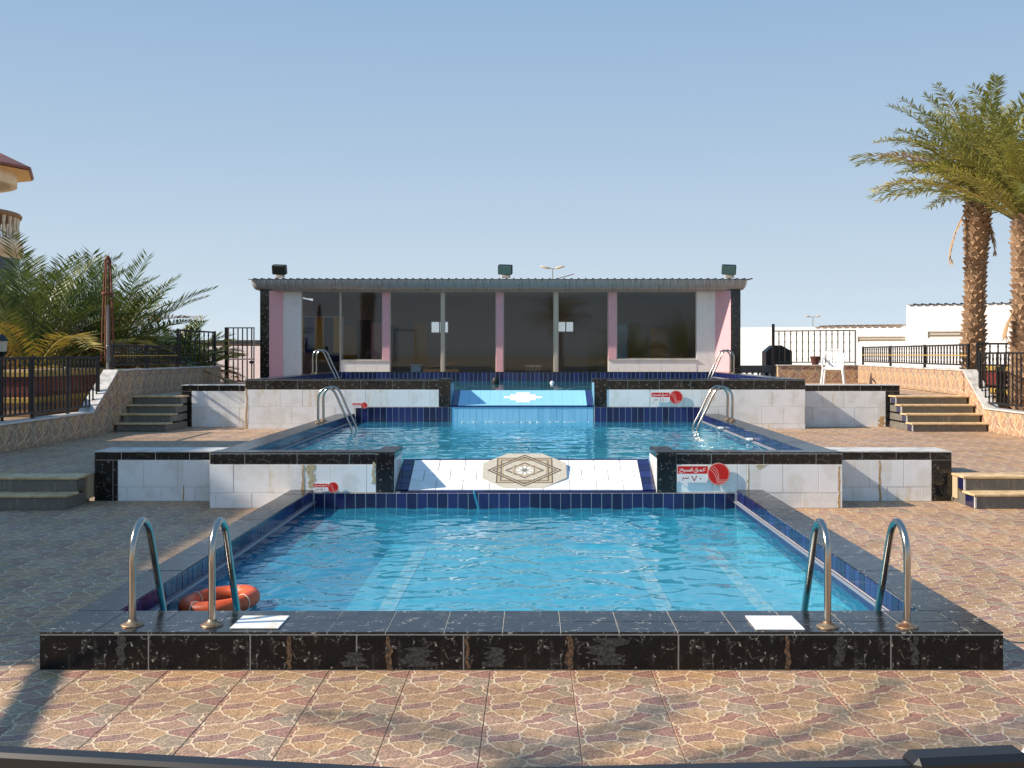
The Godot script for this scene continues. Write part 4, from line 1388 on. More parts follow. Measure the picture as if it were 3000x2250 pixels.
	var sheet := func(soup: Soup, a0: Vector3, a1: Vector3, n0: Vector3, n1: Vector3) -> void:
		for i in 8:
			var p: Vector2 = rim[i]
			var q: Vector2 = rim[i + 1]
			var c := [a0 + n0 * p.x + Vector3.UP * p.y, a1 + n1 * p.x + Vector3.UP * p.y, a1 + n1 * q.x + Vector3.UP * q.y, a0 + n0 * q.x + Vector3.UP * q.y]
			soup.poly(c, n0 + n1 - Vector3.UP * 0.5)
	var ea := put(t, "eaves", cbox(Vector3(13.4, 0.03, 0.3), 0.004), M.fascia, Transform3D(Basis(), P(-0.9, 3.53, 30.26)))
	var pm := Soup.new()
	sheet.call(pm, Vector3(-0.096, 0, 0), Vector3(0.096, 0, 0), Vector3.BACK, Vector3.BACK)
	var panel := mesh_of(pm)
	var rm := Soup.new()
	for i in 8:
		var p: Vector2 = rim[i]
		var q: Vector2 = rim[i + 1]
		var dirv := Vector3(0, q.y - p.y, q.x - p.x).normalized()
		rm.box(Vector3(-0.008, 0, -0.02), Vector3(0.008, p.distance_to(q), 0.01), Transform3D(Basis(Vector3.RIGHT, dirv, Vector3.RIGHT.cross(dirv)), Vector3(0, p.y, p.x)))
	var rib := mesh_of(rm)
	for i in 67:
		put(ea, "eaves_panel", panel, M.fascia, Transform3D(Basis(), P(-7.51 + i * 0.2, 3.836, 30.14)))
		put(ea, "seam", rib, M.fascia_rib, Transform3D(Basis(), P(-7.41 + i * 0.2, 3.836, 30.14)))
	for e in [[-7.61, -1.0], [5.79, 1.0]]:
		var cs := Soup.new()
		var c := P(e[0], 3.836, 30.14)
		for k in 6:
			var g0 := PI / 12 * k
			var g1 := PI / 12 * (k + 1)
			sheet.call(cs, c, c, Vector3(e[1] * sin(g0), 0, cos(g0)), Vector3(e[1] * sin(g1), 0, cos(g1)))
		sheet.call(cs, c, c + P(0, 0, 6.3), Vector3(e[1], 0, 0), Vector3(e[1], 0, 0))
		put(ea, "eaves_end", mesh_of(cs), M.fascia)
	# things in the room
	var sw := thing("striped_curtain", "yellow and blue striped hanging behind the left window of the pool house", "curtain", P(-6.3, 1.0, 32.5))
	var xs := [-7.1, -6.85, -6.55, -6.26, -5.98, -5.72]
	for i in 5:
		bx(sw, "stripe", xs[i], xs[i + 1], 1.8, 2.86, 32.5 + 0.01 * (i % 2), 32.53 + 0.01 * (i % 2), [M.stripe_yellow, M.stripe_blue, M.stripe_yellow, M.stripe_navy, M.stripe_yellow][i], 0.004)
	bx(sw, "curtain_rail", -7.12, -5.68, 2.86, 2.9, 32.48, 32.56, M.frame, 0.006)
	bx(sw, "post", -5.72, -5.68, L2 + 0.012, 2.86, 32.5, 32.54, M.frame, 0.004)
	bx(sw, "post", -7.16, -7.12, L2 + 0.012, 2.86, 32.5, 32.54, M.frame, 0.004)
	var c := thing("cardboard_box", "flattened tan cardboard carton behind the glass left of the middle post", "box", P(-2.6, L2, 31.0))
	bx(c, "carton", -3.12, -2.09, L2 + 0.012, 1.33, 30.8, 31.3, M.carton, 0.02)
	bar(c, "flap", P(-3.1, 1.34, 31.05), P(-2.15, 1.52, 31.05), 0.45, 0.02, M.carton)
	var k := thing("blue_box", "pale blue box behind the glass beside the carton", "box", P(-3.3, L2, 31.0))
	bx(k, "body", -3.46, -3.17, L2 + 0.012, 1.42, 30.8, 31.1, mat(rgb8(132, 168, 186), 0.5), 0.02)
	bx(k, "lid", -3.48, -3.15, 1.42, 1.46, 30.78, 31.12, mat(rgb8(120, 154, 174), 0.5), 0.01)
	var rk := thing("towel_rack", "small pale slatted rack behind the glass right of the middle post", "rack", P(0.0, L2, 30.8))
	for i in 5: bar(rk, "slat", P(-0.2 + i * 0.09, L2 + 0.02, 30.8), P(-0.13 + i * 0.09, 1.42, 30.8), 0.03, 0.02, M.lamp_head)
	bar(rk, "top_bar", P(-0.2, 1.42, 30.8), P(0.3, 1.42, 30.8), 0.04, 0.03, M.lamp_head)
	bar(rk, "foot_bar", P(-0.3, L2 + 0.03, 30.8), P(0.3, L2 + 0.03, 30.8), 0.04, 0.03, M.lamp_head)

func floodlight(label: String, x: float, lit: Material) -> void:
	var t := thing("floodlight", label, "floodlight", P(x, 3.865, 30.1), "floodlights on the pool house roof")
	var tilt := Basis(Vector3.RIGHT, 0.3) * Basis(Vector3.UP, -0.16)
	local(t, "bracket", cbox(Vector3(0.24, 0.1, 0.07), 0.008), M.lamp_head, Transform3D(Basis(), Vector3(0.02, 0.06, 0)))
	for s in [-1.0, 1.0]: local(t, "stay", cbox(Vector3(0.015, 0.12, 0.03), 0.004), M.lamp_head, Transform3D(Basis(), Vector3(0.02 + s * 0.11, 0.1, 0.0)))
	var h := local(t, "housing", cbox(Vector3(0.4, 0.27, 0.16), 0.02), M.black_plastic, Transform3D(tilt, Vector3(0, 0.25, 0)))
	local(h, "front_glass", cbox(Vector3(0.36, 0.235, 0.012), 0.004), lit, Transform3D(Basis(), Vector3(0, 0, 0.082)))

func street_lamp(label: String, at: Vector3, h: float, k: float) -> void:
	var t := thing("street_lamp", label, "street lamp", at, "twin-headed street lamps behind")
	local(t, "pole", tube([Vector3.ZERO, Vector3(0, h * 0.5, 0), Vector3(0, h, 0)], [0.1 * k, 0.08 * k, 0.055 * k], 10), M.galvanised)
	for s in [-1.0, 1.0]:
		local(t, "arm", tube([Vector3(0, h - 0.02, 0), Vector3(s * 0.35 * k, h + 0.05 * k, 0), Vector3(s * 0.6 * k, h + 0.1 * k, 0)], [0.04 * k], 8), M.galvanised)
		local(t, "head", lathe([[0.02, -0.32], [0.11, -0.22], [0.14, 0.0], [0.1, 0.22], [0.02, 0.3]], 12, k, 0.6 * k), M.lamp_head, Transform3D(Basis(Vector3.BACK, s * -1.35).scaled(Vector3(1, 1, 1)), Vector3(s * 0.8 * k, h + 0.13 * k, 0)))

# ------------------------------------------------------------------ scene
func _ready() -> void:
	rng.seed = 2024
	# --- camera: 40 degree lens, level, shifted
	var cam := Camera3D.new()
	cam.name = "camera"
	cam.projection = Camera3D.PROJECTION_FRUSTUM
	cam.near = 0.05
	cam.far = 600.0
	cam.size = 2.0 * 0.05 * 1125.0 / 3160.0
	cam.frustum_offset = Vector2(-58.0, -89.0) / 3160.0 * 0.05
	cam.position = P(0, 1.77, 0)
	add_child(cam)
	cam.current = true
	# --- sky
	var sky := ProceduralSkyMaterial.new()
	sky.sky_top_color = rgb8(94, 133, 172)
	sky.sky_horizon_color = rgb8(182, 194, 202)
	sky.sky_curve = 0.17
	sky.ground_bottom_color = rgb8(150, 132, 108)
	sky.ground_horizon_color = rgb8(165, 162, 156)
	var env := Environment.new()
	env.background_mode = Environment.BG_SKY
	env.sky = Sky.new()
	env.sky.sky_material = sky
	env.tonemap_mode = Environment.TONE_MAPPER_LINEAR
	env.tonemap_exposure = 1.5
	env.sdfgi_enabled = true
	env.ssao_enabled = true
	env.ssil_enabled = true
	var we := WorldEnvironment.new()
	we.name = "world_environment"
	we.environment = env
	add_child(we)
	# --- sun: low, from the left, very slightly from the camera's side
	var sun := DirectionalLight3D.new()
	sun.name = "sun"
	sun.light_energy = 1.6
	sun.light_color = Color(1.0, 0.945, 0.875)
	sun.light_angular_distance = 0.5
	sun.shadow_enabled = true
	add_child(sun)
	sun.look_at_from_position(Vector3.ZERO, Vector3(1.0, -0.7, -0.16), Vector3.UP)
	# --- materials
	make_materials()
	M.sign70 = mat(Color.WHITE, 0.35)
	M.sign70.albedo_texture = sign_tex("70")
	M.sign110 = mat(Color.WHITE, 0.35)
	M.sign110.albedo_texture = sign_tex("110")
	M.emblem = mat(Color.WHITE, 0.35)
	M.emblem.albedo_texture = emblem_tex()
	M.medallion = mat(Color.WHITE, 0.35)
	M.medallion.albedo_texture = medallion_tex()
	build_setting()
	build_lower_pool()
	build_terrace_wall(false)
	build_mid_pool()
	build_terrace_wall(true)
	build_upper_pool()
	water_sheet(-2.50, 2.345, 6.525, 12.335, 0.0, 0.03, 0.016, 5)
	water_sheet(-3.36, 3.218, 12.64, 20.485, 0.47, 0.05, 0.010, 8, [-1.6, 1.46, 12.0, 13.09])
	water_sheet(-5.10, 4.85, 20.78, 28.9, 1.03, 0.08, 0.008, 11, [-1.56, 1.21, 20.0, 21.24]).material_override = M.water_deep
	build_terraces()
	pool_house()
	build_things()
	build_background()
	build_plants()

func build_setting() -> void:
	# far ground: a sheet to the horizon with a gap where the terraces stand
	var g := Soup.new()
	for q in rect_minus([-500.0, 500.0, -300.0, 560.0], [[-9.0, 10.0, -9.0, 38.0]]):
		g.poly([P(q[0], -0.03, q[2]), P(q[1], -0.03, q[2]), P(q[1], -0.03, q[3]), P(q[0], -0.03, q[3])], Vector3.UP)
	var far := put(self, "ground", mesh_of(g), M.sand)
	far.set_meta("kind", "structure")
	# lowest terrace: bed and tiles
	var low := setting("paved_terrace")
	for q in rect_minus([-9.0, 10.0, -9.0, 13.0], [[-2.74, 2.63, 6.05, 12.5]]):
		bx(low, "bed", q[0], q[1], -0.3, -0.0045, q[2], q[3], M.grout, 0.0005)
	pave(low, [-8.9, 8.9, 0.6, 13.0], [[-2.757, 2.642, 6.027, 12.4], [-3.688, 3.556, 12.345, 13.1], [-5.25, 5.04, 12.915, 13.1], [-7.65, -5.26, 12.3, 13.1], [5.05, 8.37, 12.3, 13.1]], 0.0, 290)

func build_terraces() -> void:
	var mid := setting("paved_terrace")
	for q in [[-7.64, -3.69, 13.43], [3.56, 8.36, 13.43], [-7.64, -5.26, 12.8], [5.05, 8.36, 12.8]]:
		bx(mid, "bed", q[0], q[1], 0.05, L1 - 0.0045, q[2], 20.9 if q[2] > 13.0 else 13.43, M.grout, 0.0005)
	pave(mid, [-7.64, 8.36, 12.86, 21.1], [[-3.69, 3.558, 12.0, 22.0], [-5.256, -3.6, 12.0, 13.42], [3.5, 5.046, 12.0, 13.42], [-7.7, -6.7, 19.74, 21.2], [6.96, 8.4, 19.74, 21.2]], L1, 290)
	var up := setting("paved_terrace")
	bx(up, "bed", -7.64, -5.46, 0.5, L2 - 0.013, 21.6, 29.25, M.grout, 0.0005)
	bx(up, "bed", 5.2, 8.36, 0.5, L2 - 0.013, 21.6, 29.25, M.grout, 0.0005)
	bx(up, "bed", -7.64, -6.87, 0.5, L2 - 0.013, 21.0, 21.599, M.grout, 0.0005)
	bx(up, "bed", 7.21, 8.36, 0.5, L2 - 0.013, 21.0, 21.599, M.grout, 0.0005)
	bx(up, "bed", -9.2, 9.1, 0.5, L2 - 0.013, 29.26, 31.95, M.grout, 0.0005)
	var sh := Soup.new()
	for q in [[-7.64, -5.452, 21.62, 29.26], [5.2, 8.36, 21.62, 29.26], [-9.2, 9.1, 29.26, 31.94], [-7.64, -6.86, 20.98, 21.62], [7.2, 8.36, 20.98, 21.62]]:
		sh.box(P(q[0], L2 - 0.012, q[3]), P(q[1], L2, q[2]))
	put(up, "tile_surface", mesh_of(sh), M.paving)
	stairs("wide two-step stairs at the right end of the lowest retaining wall", 5.05, 8.36, 0.0, 0.17, 2, 12.3, 0.3, true)
	stairs("wide two-step stairs at the left end of the lowest retaining wall, in shade", -7.64, -5.27, 0.0, 0.17, 2, 12.2, 0.3, false)
	stairs("four-step stairs up to the top terrace, right of the pools", 6.97, 8.36, L1, 0.155, 4, 19.76, 0.3, true)
	stairs("four-step stairs up to the top terrace, left of the pools", -7.64, -6.7, L1, 0.155, 4, 19.76, 0.3, false)
	fence_wall("stone-clad wall with pale coping climbing beside the left stairs", -7.65, [12.9, 18.78, 19.9, 26.5, 0.76, 1.47, -7.65], 1.0)
	fence_wall("stone-clad wall with pale coping climbing beside the right stairs", 8.37, [12.9, 19.9, 20.9, 29.9, 0.77, 1.46, 9.05], -1.0)
	var bw := thing("boundary_wall", "low stone-clad wall facing the pools behind the white chair", "wall", P(8.0, L2, 30.1), "stone-clad boundary walls beside the stairs")
	bx(bw, "core", 6.85, 9.1, L2, 1.43, 30.02, 30.3, M.grout, 0.002)
	for i in 5:
		bx(bw, "clad_tile", 6.85 + i * 0.45 + 0.002, 6.85 + (i + 1) * 0.45 - 0.002, L2, 1.428, 30.006, 30.024, M.cladding, 0.002)
	bx(bw, "coping", 6.82, 9.12, 1.43, 1.46, 29.98, 30.33, M.white_marble, 0.005)

func build_things() -> void:
	# ladders
	ladder("steel ladder at the near left corner of the lowest pool", P(-2.06, 0.2136, 6.18), PI / 2, 0.58, 0.456, 5)
	ladder("steel ladder at the near right corner of the lowest pool", P(1.91, 0.2136, 6.14), PI / 2, 0.58, 0.452, 5)
	ladder("steel ladder on the left rim of the middle pool", P(-3.52, 0.63, 18.0), 0.0, 0.58, 0.45, 4)
	ladder("steel ladder on the right rim of the middle pool", P(3.39, 0.63, 18.45), PI, 0.62, 0.45, 4)
	ladder("steel ladder on the left rim of the topmost pool", P(-5.27, 1.28, 26.15), 0.0, 0.58, 0.45, 4)
	ladder("steel ladder on the right rim of the topmost pool", P(5.02, 1.28, 27.05), PI, 0.58, 0.45, 4)
	# signs
	depth_sign("large red depth sign reading 70 right of the medallion slope", 1.839, 0.392, 12.328, 1.0, "70")
	depth_sign("large red depth sign reading 110 on the wall behind the middle pool", 2.4415, 0.939, 20.468, 1.0, "110")
	depth_sign("small red depth sign low on the wall left of the medallion slope", -2.41, 0.24, 12.33, 0.48, "70")
	depth_sign("small red depth sign behind the left ladder of the middle pool", -3.32, 0.785, 20.468, 0.48, "110")
	# medallion
	var med := thing("medallion", "cream octagonal tile medallion with brown interlaced lines on the white slope", "medallion", P(-0.07, 0.36, 12.78))
	var along := (P(0, 0.555, 13.12) - P(0, 0.222, 12.42)).normalized()
	var upv := Vector3.RIGHT.cross(along).normalized()
	if upv.y < 0.0: upv = -upv
	var bs := Basis(Vector3.RIGHT, upv, Vector3.RIGHT.cross(upv))
	var c0 := P(-0.085, 0.39, 12.77)
	var w2 := 0.495
	var h2 := 0.385
	var oc := [Vector2(-0.43, -1), Vector2(0.43, -1), Vector2(1, -0.42), Vector2(1, 0.42), Vector2(0.45, 1), Vector2(-0.5, 1), Vector2(-1, 0.46), Vector2(-1, -0.42)]
	var slab := Soup.new()
	var tp := []
	for o in oc: tp.append(Vector3(o.x * w2, 0.0, o.y * h2))
	for i in 8:
		var j := (i + 1) % 8
		slab.poly([tp[i], tp[j], tp[j] - Vector3(0, 0.04, 0), tp[i] - Vector3(0, 0.04, 0)], tp[i] + tp[j])
	var under := []
	for p in tp: under.append(p - Vector3(0, 0.04, 0))
	slab.poly(under, Vector3.DOWN)
	put(med, "slab", mesh_of(slab), M.white_marble, Transform3D(bs, c0))
	var face := Soup.new()
	var uvs := []
	for o in oc: uvs.append(Vector2(0.5 + o.x / 2, 0.5 + o.y / 2))
	face.poly(tp, Vector3.UP, uvs)
	put(med, "mosaic", mesh_of(face), M.medallion, Transform3D(bs, c0))
	lifebuoy()
	plastic_chair()
	swimmer()
	var ball := put(self, "float", lathe([[0.0, 0.0], [0.04, 0.015], [0.055, 0.05], [0.045, 0.09], [0.02, 0.11], [0.0, 0.112]], 14), M.plastic, Transform3D(Basis(Vector3.BACK, 0.5), P(0.53, 0.99, 26.7)))
	tag(ball, "small white float drifting on the topmost pool", "float")
	# loose tiles on the near rim
	var lt := bx(self, "loose_tile", 1.26, 1.535, 0.2146, 0.2236, 6.06, 6.37, M.white_tile, 0.002)
	tag(lt, "loose white tile lying on the rim beside the right ladder", "tile", "loose white tiles on the rim")
	var lt2 := bx(self, "loose_tile", -1.705, -1.43, 0.2146, 0.2236, 6.09, 6.37, M.stained_tile, 0.002)
	tag(lt2, "loose white tile lying on the rim beside the left ladder", "tile", "loose white tiles on the rim")
	# railing right below the camera
	var rl := thing("railing", "dark metal railing along the bottom edge of the picture", "railing", P(-0.1, 0, 2.13))
	bar(rl, "top_rail", P(-2.2, 0.962 - 0.02, 2.36), P(-0.2, 0.962 - 0.02, 2.08), 0.05, 0.04, M.iron, 0.008)
	bar(rl, "top_rail", P(-0.18, 0.962 - 0.02, 2.08), P(1.9, 0.962 - 0.02, 2.2), 0.05, 0.04, M.iron, 0.008)
	bar(rl, "sleeve", P(0.745, 0.962 - 0.01, 2.136), P(0.985, 0.962 - 0.008, 2.16), 0.07, 0.05, M.black_plastic, 0.012)
	bar(rl, "end_sleeve", P(0.99, 0.962 - 0.012, 2.16), P(1.3, 0.962 - 0.012, 2.18), 0.07, 0.05, M.plastic, 0.012)
	bar(rl, "bottom_rail", P(-2.2, 0.12, 2.36), P(-0.2, 0.12, 2.08), 0.04, 0.04, M.iron, 0.006)
	bar(rl, "bottom_rail", P(-0.18, 0.12, 2.08), P(1.9, 0.12, 2.2), 0.04, 0.04, M.iron, 0.006)
	for q in [[-2.2, 2.36], [-1.2, 2.22], [-0.19, 2.08], [0.8, 2.137], [1.9, 2.2]]:
		bar(rl, "post", P(q[0], 0, q[1]), P(q[0], 0.92, q[1]), 0.04, 0.04, M.iron, 0.004)
	# an awning frame beyond the left edge: its beam throws the slanting shadow at the lower left
	var aw := thing("awning_frame", "bare steel awning frame beyond the left edge of the picture", "frame", P(-6.8, 0, 4.2))
	bar(aw, "beam", P(-7.03, 3.0, 5.5), P(-6.25, 3.0, 2.65), 0.1, 0.08, M.galvanised)
	bar(aw, "post", P(-7.03, 0, 5.5), P(-7.03, 2.96, 5.5), 0.06, 0.06, M.galvanised)
	bar(aw, "post", P(-6.25, 0, 2.65), P(-6.25, 2.96, 2.65), 0.06, 0.06, M.galvanised)
	# roof lights
	floodlight("floodlight with dark glass at the left end of the roof", -7.04, M.lamp_dark)
	floodlight("floodlight with greenish glass at the middle of the roof", -0.74, M.lamp_glass)
	floodlight("floodlight with pale glass at the right end of the roof", 5.5, M.lamp_glass)
	var rod := bar(self, "roof_rod", P(0.72, 3.9, 30.7), P(1.2, 4.03, 30.6), 0.02, 0.02, M.rust)
	tag(rod, "thin rusty rod lying on the roof edge right of the middle floodlight", "rod")
	# water running off the slopes
	var fw := Soup.new()
	var r := RandomNumberGenerator.new()
	r.seed = 31
	for i in 46:
		var x := r.randf_range(-1.5, 1.15)
		var s := r.randf_range(0.012, 0.05)
		fw.box(Vector3(-s, -0.006, -0.012), Vector3(s, 0.008, 0.012), Transform3D(Basis(Vector3.UP, r.randf() * 0.5), P(x, 0.474, 20.47 - r.randf() * 0.1)))
	var fo := put(self, "foam", mesh_of(fw), M.foam)
	tag(fo, "white foam where water runs into the middle pool below the pale blue slope", "foam", "", "stuff")
	var ts := smooth_path([P(-0.66, 0.2, 12.336), P(-0.655, 0.17, 12.318), P(-0.635, 0.1, 12.312), P(-0.615, 0.03, 12.31), P(-0.61, -0.01, 12.31)], 3)
	var tr := put(self, "trickle", tube(ts, [0.006, 0.012, 0.009, 0.012, 0.014], 7), M.water)
	tag(tr, "thin trickle of water over the blue tiles left of the medallion", "water")

func build_background() -> void:
	# fences
	var gl := "black turned-baluster fences on the boundary walls"
	fence("fence", "long black baluster fence on the low wall at the left edge", P(-7.76, 0.76, 12.95), P(-7.76, 0.76, 19.3), 0.96, 0.15, gl)
	fence("fence", "short black baluster fence with gold rail on the wall left of the palms' shade", P(-7.76, 1.47, 19.95), P(-7.76, 1.47, 23.55), 0.47, 0.14, gl, true)
	fence("fence", "tall black baluster fence panel beside the left gate", P(-7.76, 1.47, 23.65), P(-7.76, 1.47, 26.4), 0.84, 0.34, gl, false, 3.0)
	fence("fence", "long black baluster fence on the low wall at the right edge", P(8.48, 0.77, 12.95), P(8.48, 0.77, 20.4), 1.03, 0.16, gl, false, 2.0)
	fence("fence", "black baluster fence with gold rail running back behind the white chair", P(8.5, 1.46, 21.0), P(9.12, 1.46, 29.7), 0.5, 0.2, gl, true, 2.2)
	fence("fence", "black baluster fence crossing behind the right palm trunks", P(8.6, 1.46, 20.8), P(11.6, 1.46, 20.5), 0.52, 0.15, gl)
	var tf := thing("fence", "tall black barred fence panel behind the white chair", "fence", P(7.93, 1.46, 30.2), gl)
	bar(tf, "top_rail", P(6.8, 2.4, 30.2), P(9.05, 2.42, 30.2), 0.03, 0.03, M.iron)
	bar(tf, "bottom_rail", P(6.8, 1.53, 30.2), P(9.05, 1.53, 30.2), 0.03, 0.03, M.iron)
	bar(tf, "post", P(6.76, L2, 30.2), P(6.76, 2.6, 30.2), 0.07, 0.07, M.iron)
	bar(tf, "post", P(9.06, 1.46, 30.2), P(9.06, 2.43, 30.2), 0.04, 0.04, M.galvanised)
	for i in 13: put(tf, "baluster", baluster(0.86), M.iron, Transform3D(Basis(), P(6.92 + i * 0.165, 1.54, 30.2)))
	# gate on the left
	var g := thing("gate", "black barred gate beside the left end of the pool house", "gate", P(-7.95, L2, 29.5))
	bar(g, "post", P(-8.34, L2, 29.5), P(-8.34, 2.49, 29.5), 0.1, 0.1, M.iron)
	bar(g, "top_rail", P(-8.3, 2.475, 29.5), P(-7.58, 2.475, 29.5), 0.03, 0.03, M.iron)
	bar(g, "middle_rail", P(-8.3, 1.62, 29.5), P(-7.58, 1.62, 29.5), 0.03, 0.03, M.iron)
	bar(g, "bottom_rail", P(-8.3, 1.02, 29.5), P(-7.58, 1.02, 29.5), 0.03, 0.03, M.iron)
	bar(g, "stile", P(-7.6, 0.98, 29.5), P(-7.6, 2.48, 29.5), 0.03, 0.03, M.galvanised)
	for i in 5:
		bar(g, "bar", P(-8.16 + i * 0.125, 1.64, 29.5), P(-8.16 + i * 0.125, 2.46, 29.5), 0.03, 0.03, M.iron)
		bar(g, "bar", P(-8.16 + i * 0.125, 1.03, 29.5), P(-8.16 + i * 0.125, 1.6, 29.5), 0.03, 0.03, M.iron)
	bx(g, "lock", -7.72, -7.61, 1.5, 1.57, 29.46, 29.54, M.iron, 0.006)
	# planted ground outside the boundary walls
	var pg := bx(self, "planting_ground", -24.0, -7.9, -0.02, 0.68, 13.2, 34.0, M.soil, 0.002)
	pg.set_meta("kind", "structure")
	var pg2 := bx(self, "planting_ground", 8.66, 24.0, -0.02, 0.68, 13.2, 42.0, M.soil, 0.002)
	pg2.set_meta("kind", "structure")
	planter("red and yellow planter behind the left fence", -9.6, -8.6, 18.5, 22.6, 0.68, 1.46)
	planter("red and yellow planter behind the right fence", 9.9, 10.6, 17.0, 24.0, 0.68, 1.5)
	# white buildings and walls behind, right
	house_wall("long low white building behind the right fence", P(6.6, 0.0, 45.5), P(14.5, 0.0, 41.7), 2.83, true, [[0.79, 0.995, 2.2, 2.45]])
	house_wall("taller white building with ribbed roof at the right edge", P(14.5, 0.0, 41.5), P(26.0, 0.0, 36.5), 3.64, false, [[0.055, 0.175, 2.34, 2.63]])
	var ht := thing("kennel", "black gabled box behind the tall barred fence", "kennel", P(7.43, L2, 32.6))
	var s := Soup.new()
	var q := [P(7.04, 1.35, 32.4), P(7.04, 1.83, 32.4), P(7.26, 2.02, 32.4), P(7.5, 2.02, 32.4), P(7.82, 1.84, 32.4), P(7.82, 1.35, 32.4)]
	var b := []
	for p in q: b.append(p + P(0, 0, 0.6))
	s.poly(q, Vector3.BACK)
	s.poly(b, Vector3.FORWARD)
	for i in 6:
		var j := (i + 1) % 6
		s.poly([q[i], q[j], b[j], b[i]], (q[i] + q[j]) / 2 - P(7.43, 1.7, 32.4))
	put(ht, "body", mesh_of(s), M.black_plastic)
	bx(ht, "stand", 7.0, 7.86, L2 - 0.3, 1.35, 32.38, 33.05, M.black_plastic, 0.01)
	# low balustrade right of the pool house
	var bl := thing("balustrade", "low balustrade with grey slab between the pool house and the barred fence", "balustrade", P(6.2, L2, 32.0))
	bx(bl, "handrail", 5.95, 7.35, 1.2, 1.42, 31.9, 32.2, M.riser, 0.01)
	bx(bl, "plinth", 5.95, 7.35, L2, 1.0, 31.9, 32.2, M.riser, 0.01)
	for i in 8: put(bl, "baluster", lathe([[0.05, 0.0], [0.03, 0.04], [0.055, 0.09], [0.03, 0.16], [0.045, 0.2]], 10), M.plastic, Transform3D(Basis(), P(6.05 + i * 0.17, 1.0, 32.05)))
	for x in [7.92, 8.28]:
		var pt := put(self, "flower_pot", lathe([[0.09, 0.0], [0.12, 0.12], [0.14, 0.2], [0.15, 0.21], [0.14, 0.235], [0.11, 0.22]], 14), M.clay, Transform3D(Basis().scaled(Vector3.ONE * (1.0 if x < 8.1 else 0.6)), P(x, 1.462, 30.14)))
		tag(pt, "dark red clay pot on the low wall behind the white chair" if x < 8.1 else "small clay pot on the low wall right of the larger pot", "pot", "clay pots on the wall")
	# left background
	var w1 := bx(self, "boundary_wall", -26.0, -9.0, 0.0, 2.02, 36.0, 36.25, M.white_wall, 0.005)
	tag(w1, "long white wall glimpsed through the palms on the left", "wall")
	var w3 := bx(self, "boundary_wall", -22.0, -12.6, 0.68, 1.7, 26.4, 26.6, M.white_wall, 0.005)
	tag(w3, "low white wall glimpsed between the leftmost fence bars", "wall")
	var w2 := thing("low_building", "low flat building with brown band behind the left gate", "building", P(-12.0, 0, 47.0))
	bx(w2, "wall", -18.0, -8.5, 0.0, 1.86, 47.0, 51.0, M.white_wall, 0.01)
	bx(w2, "band", -18.1, -8.4, 1.86, 2.22, 46.9, 51.1, M.brown_wall, 0.01)
	bx(w2, "parapet", -18.0, -8.5, 2.22, 2.36, 47.0, 51.0, M.riser, 0.01)
	bx(w2, "plinth", -18.05, -8.45, 0.0, 1.0, 46.95, 46.999, M.cream, 0.004)
	# closed parasol frame
	var pf := thing("parasol_frame", "tall rusty folded parasol frame standing among the left palms", "parasol", P(-7.98, 0.68, 20.3))
	local(pf, "pole", tube([Vector3.ZERO, Vector3(0, 2.0, 0)], [0.028], 10), M.galvanised)
	local(pf, "collar", lathe([[0.05, 0.0], [0.055, 0.06], [0.05, 0.28], [0.03, 0.3]], 10), M.galvanised, Transform3D(Basis(), Vector3(0, 0.95, 0)))
	for k in 8:
		var a := TAU * k / 8
		var o := Vector3(cos(a), 0, sin(a))
		local(pf, "rib", tube([o * 0.12 + Vector3(0, 0.95 + 0.1 * (k % 2), 0), o * 0.1 + Vector3(0, 1.7, 0), o * 0.075 + Vector3(0, 2.3, 0), o * 0.05 + Vector3(0, 2.85, 0), o * 0.012 + Vector3(0, 2.93, 0)], [0.014], 6), M.rust)
	local(pf, "ring", lathe([[0.11, 0.0], [0.115, 0.02], [0.11, 0.04]], 14), M.rust, Transform3D(Basis(), Vector3(0, 2.2, 0)))
	# garden lantern at the left edge
	var ln := thing("garden_lantern", "black garden lantern on a post at the left edge behind the fence", "lantern", P(-8.35, 0.68, 17.0))
	local(ln, "post", tube([Vector3.ZERO, Vector3(0, 1.02, 0)], [0.025, 0.02], 8), M.iron)
	local(ln, "cup", lathe([[0.02, 0.0], [0.05, 0.05], [0.075, 0.09], [0.08, 0.1]], 6), M.iron, Transform3D(Basis(), Vector3(0, 1.02, 0)))
	local(ln, "shade", lathe([[0.07, 0.0], [0.09, 0.17]], 6), M.lamp_head, Transform3D(Basis(), Vector3(0, 1.12, 0)))
	local(ln, "cap", lathe([[0.11, 0.0], [0.1, 0.02], [0.05, 0.08], [0.02, 0.1], [0.0, 0.13]], 6), M.iron, Transform3D(Basis(), Vector3(0, 1.29, 0)))
	street_lamp("twin-headed street lamp rising behind the middle of the pool house roof", P(1.16, 0, 60.0), 6.5, 0.5)
	street_lamp("tiny distant twin-headed street lamp above the low white building", P(35.7, 0, 137.0), 6.4, 0.8)
	hotel()

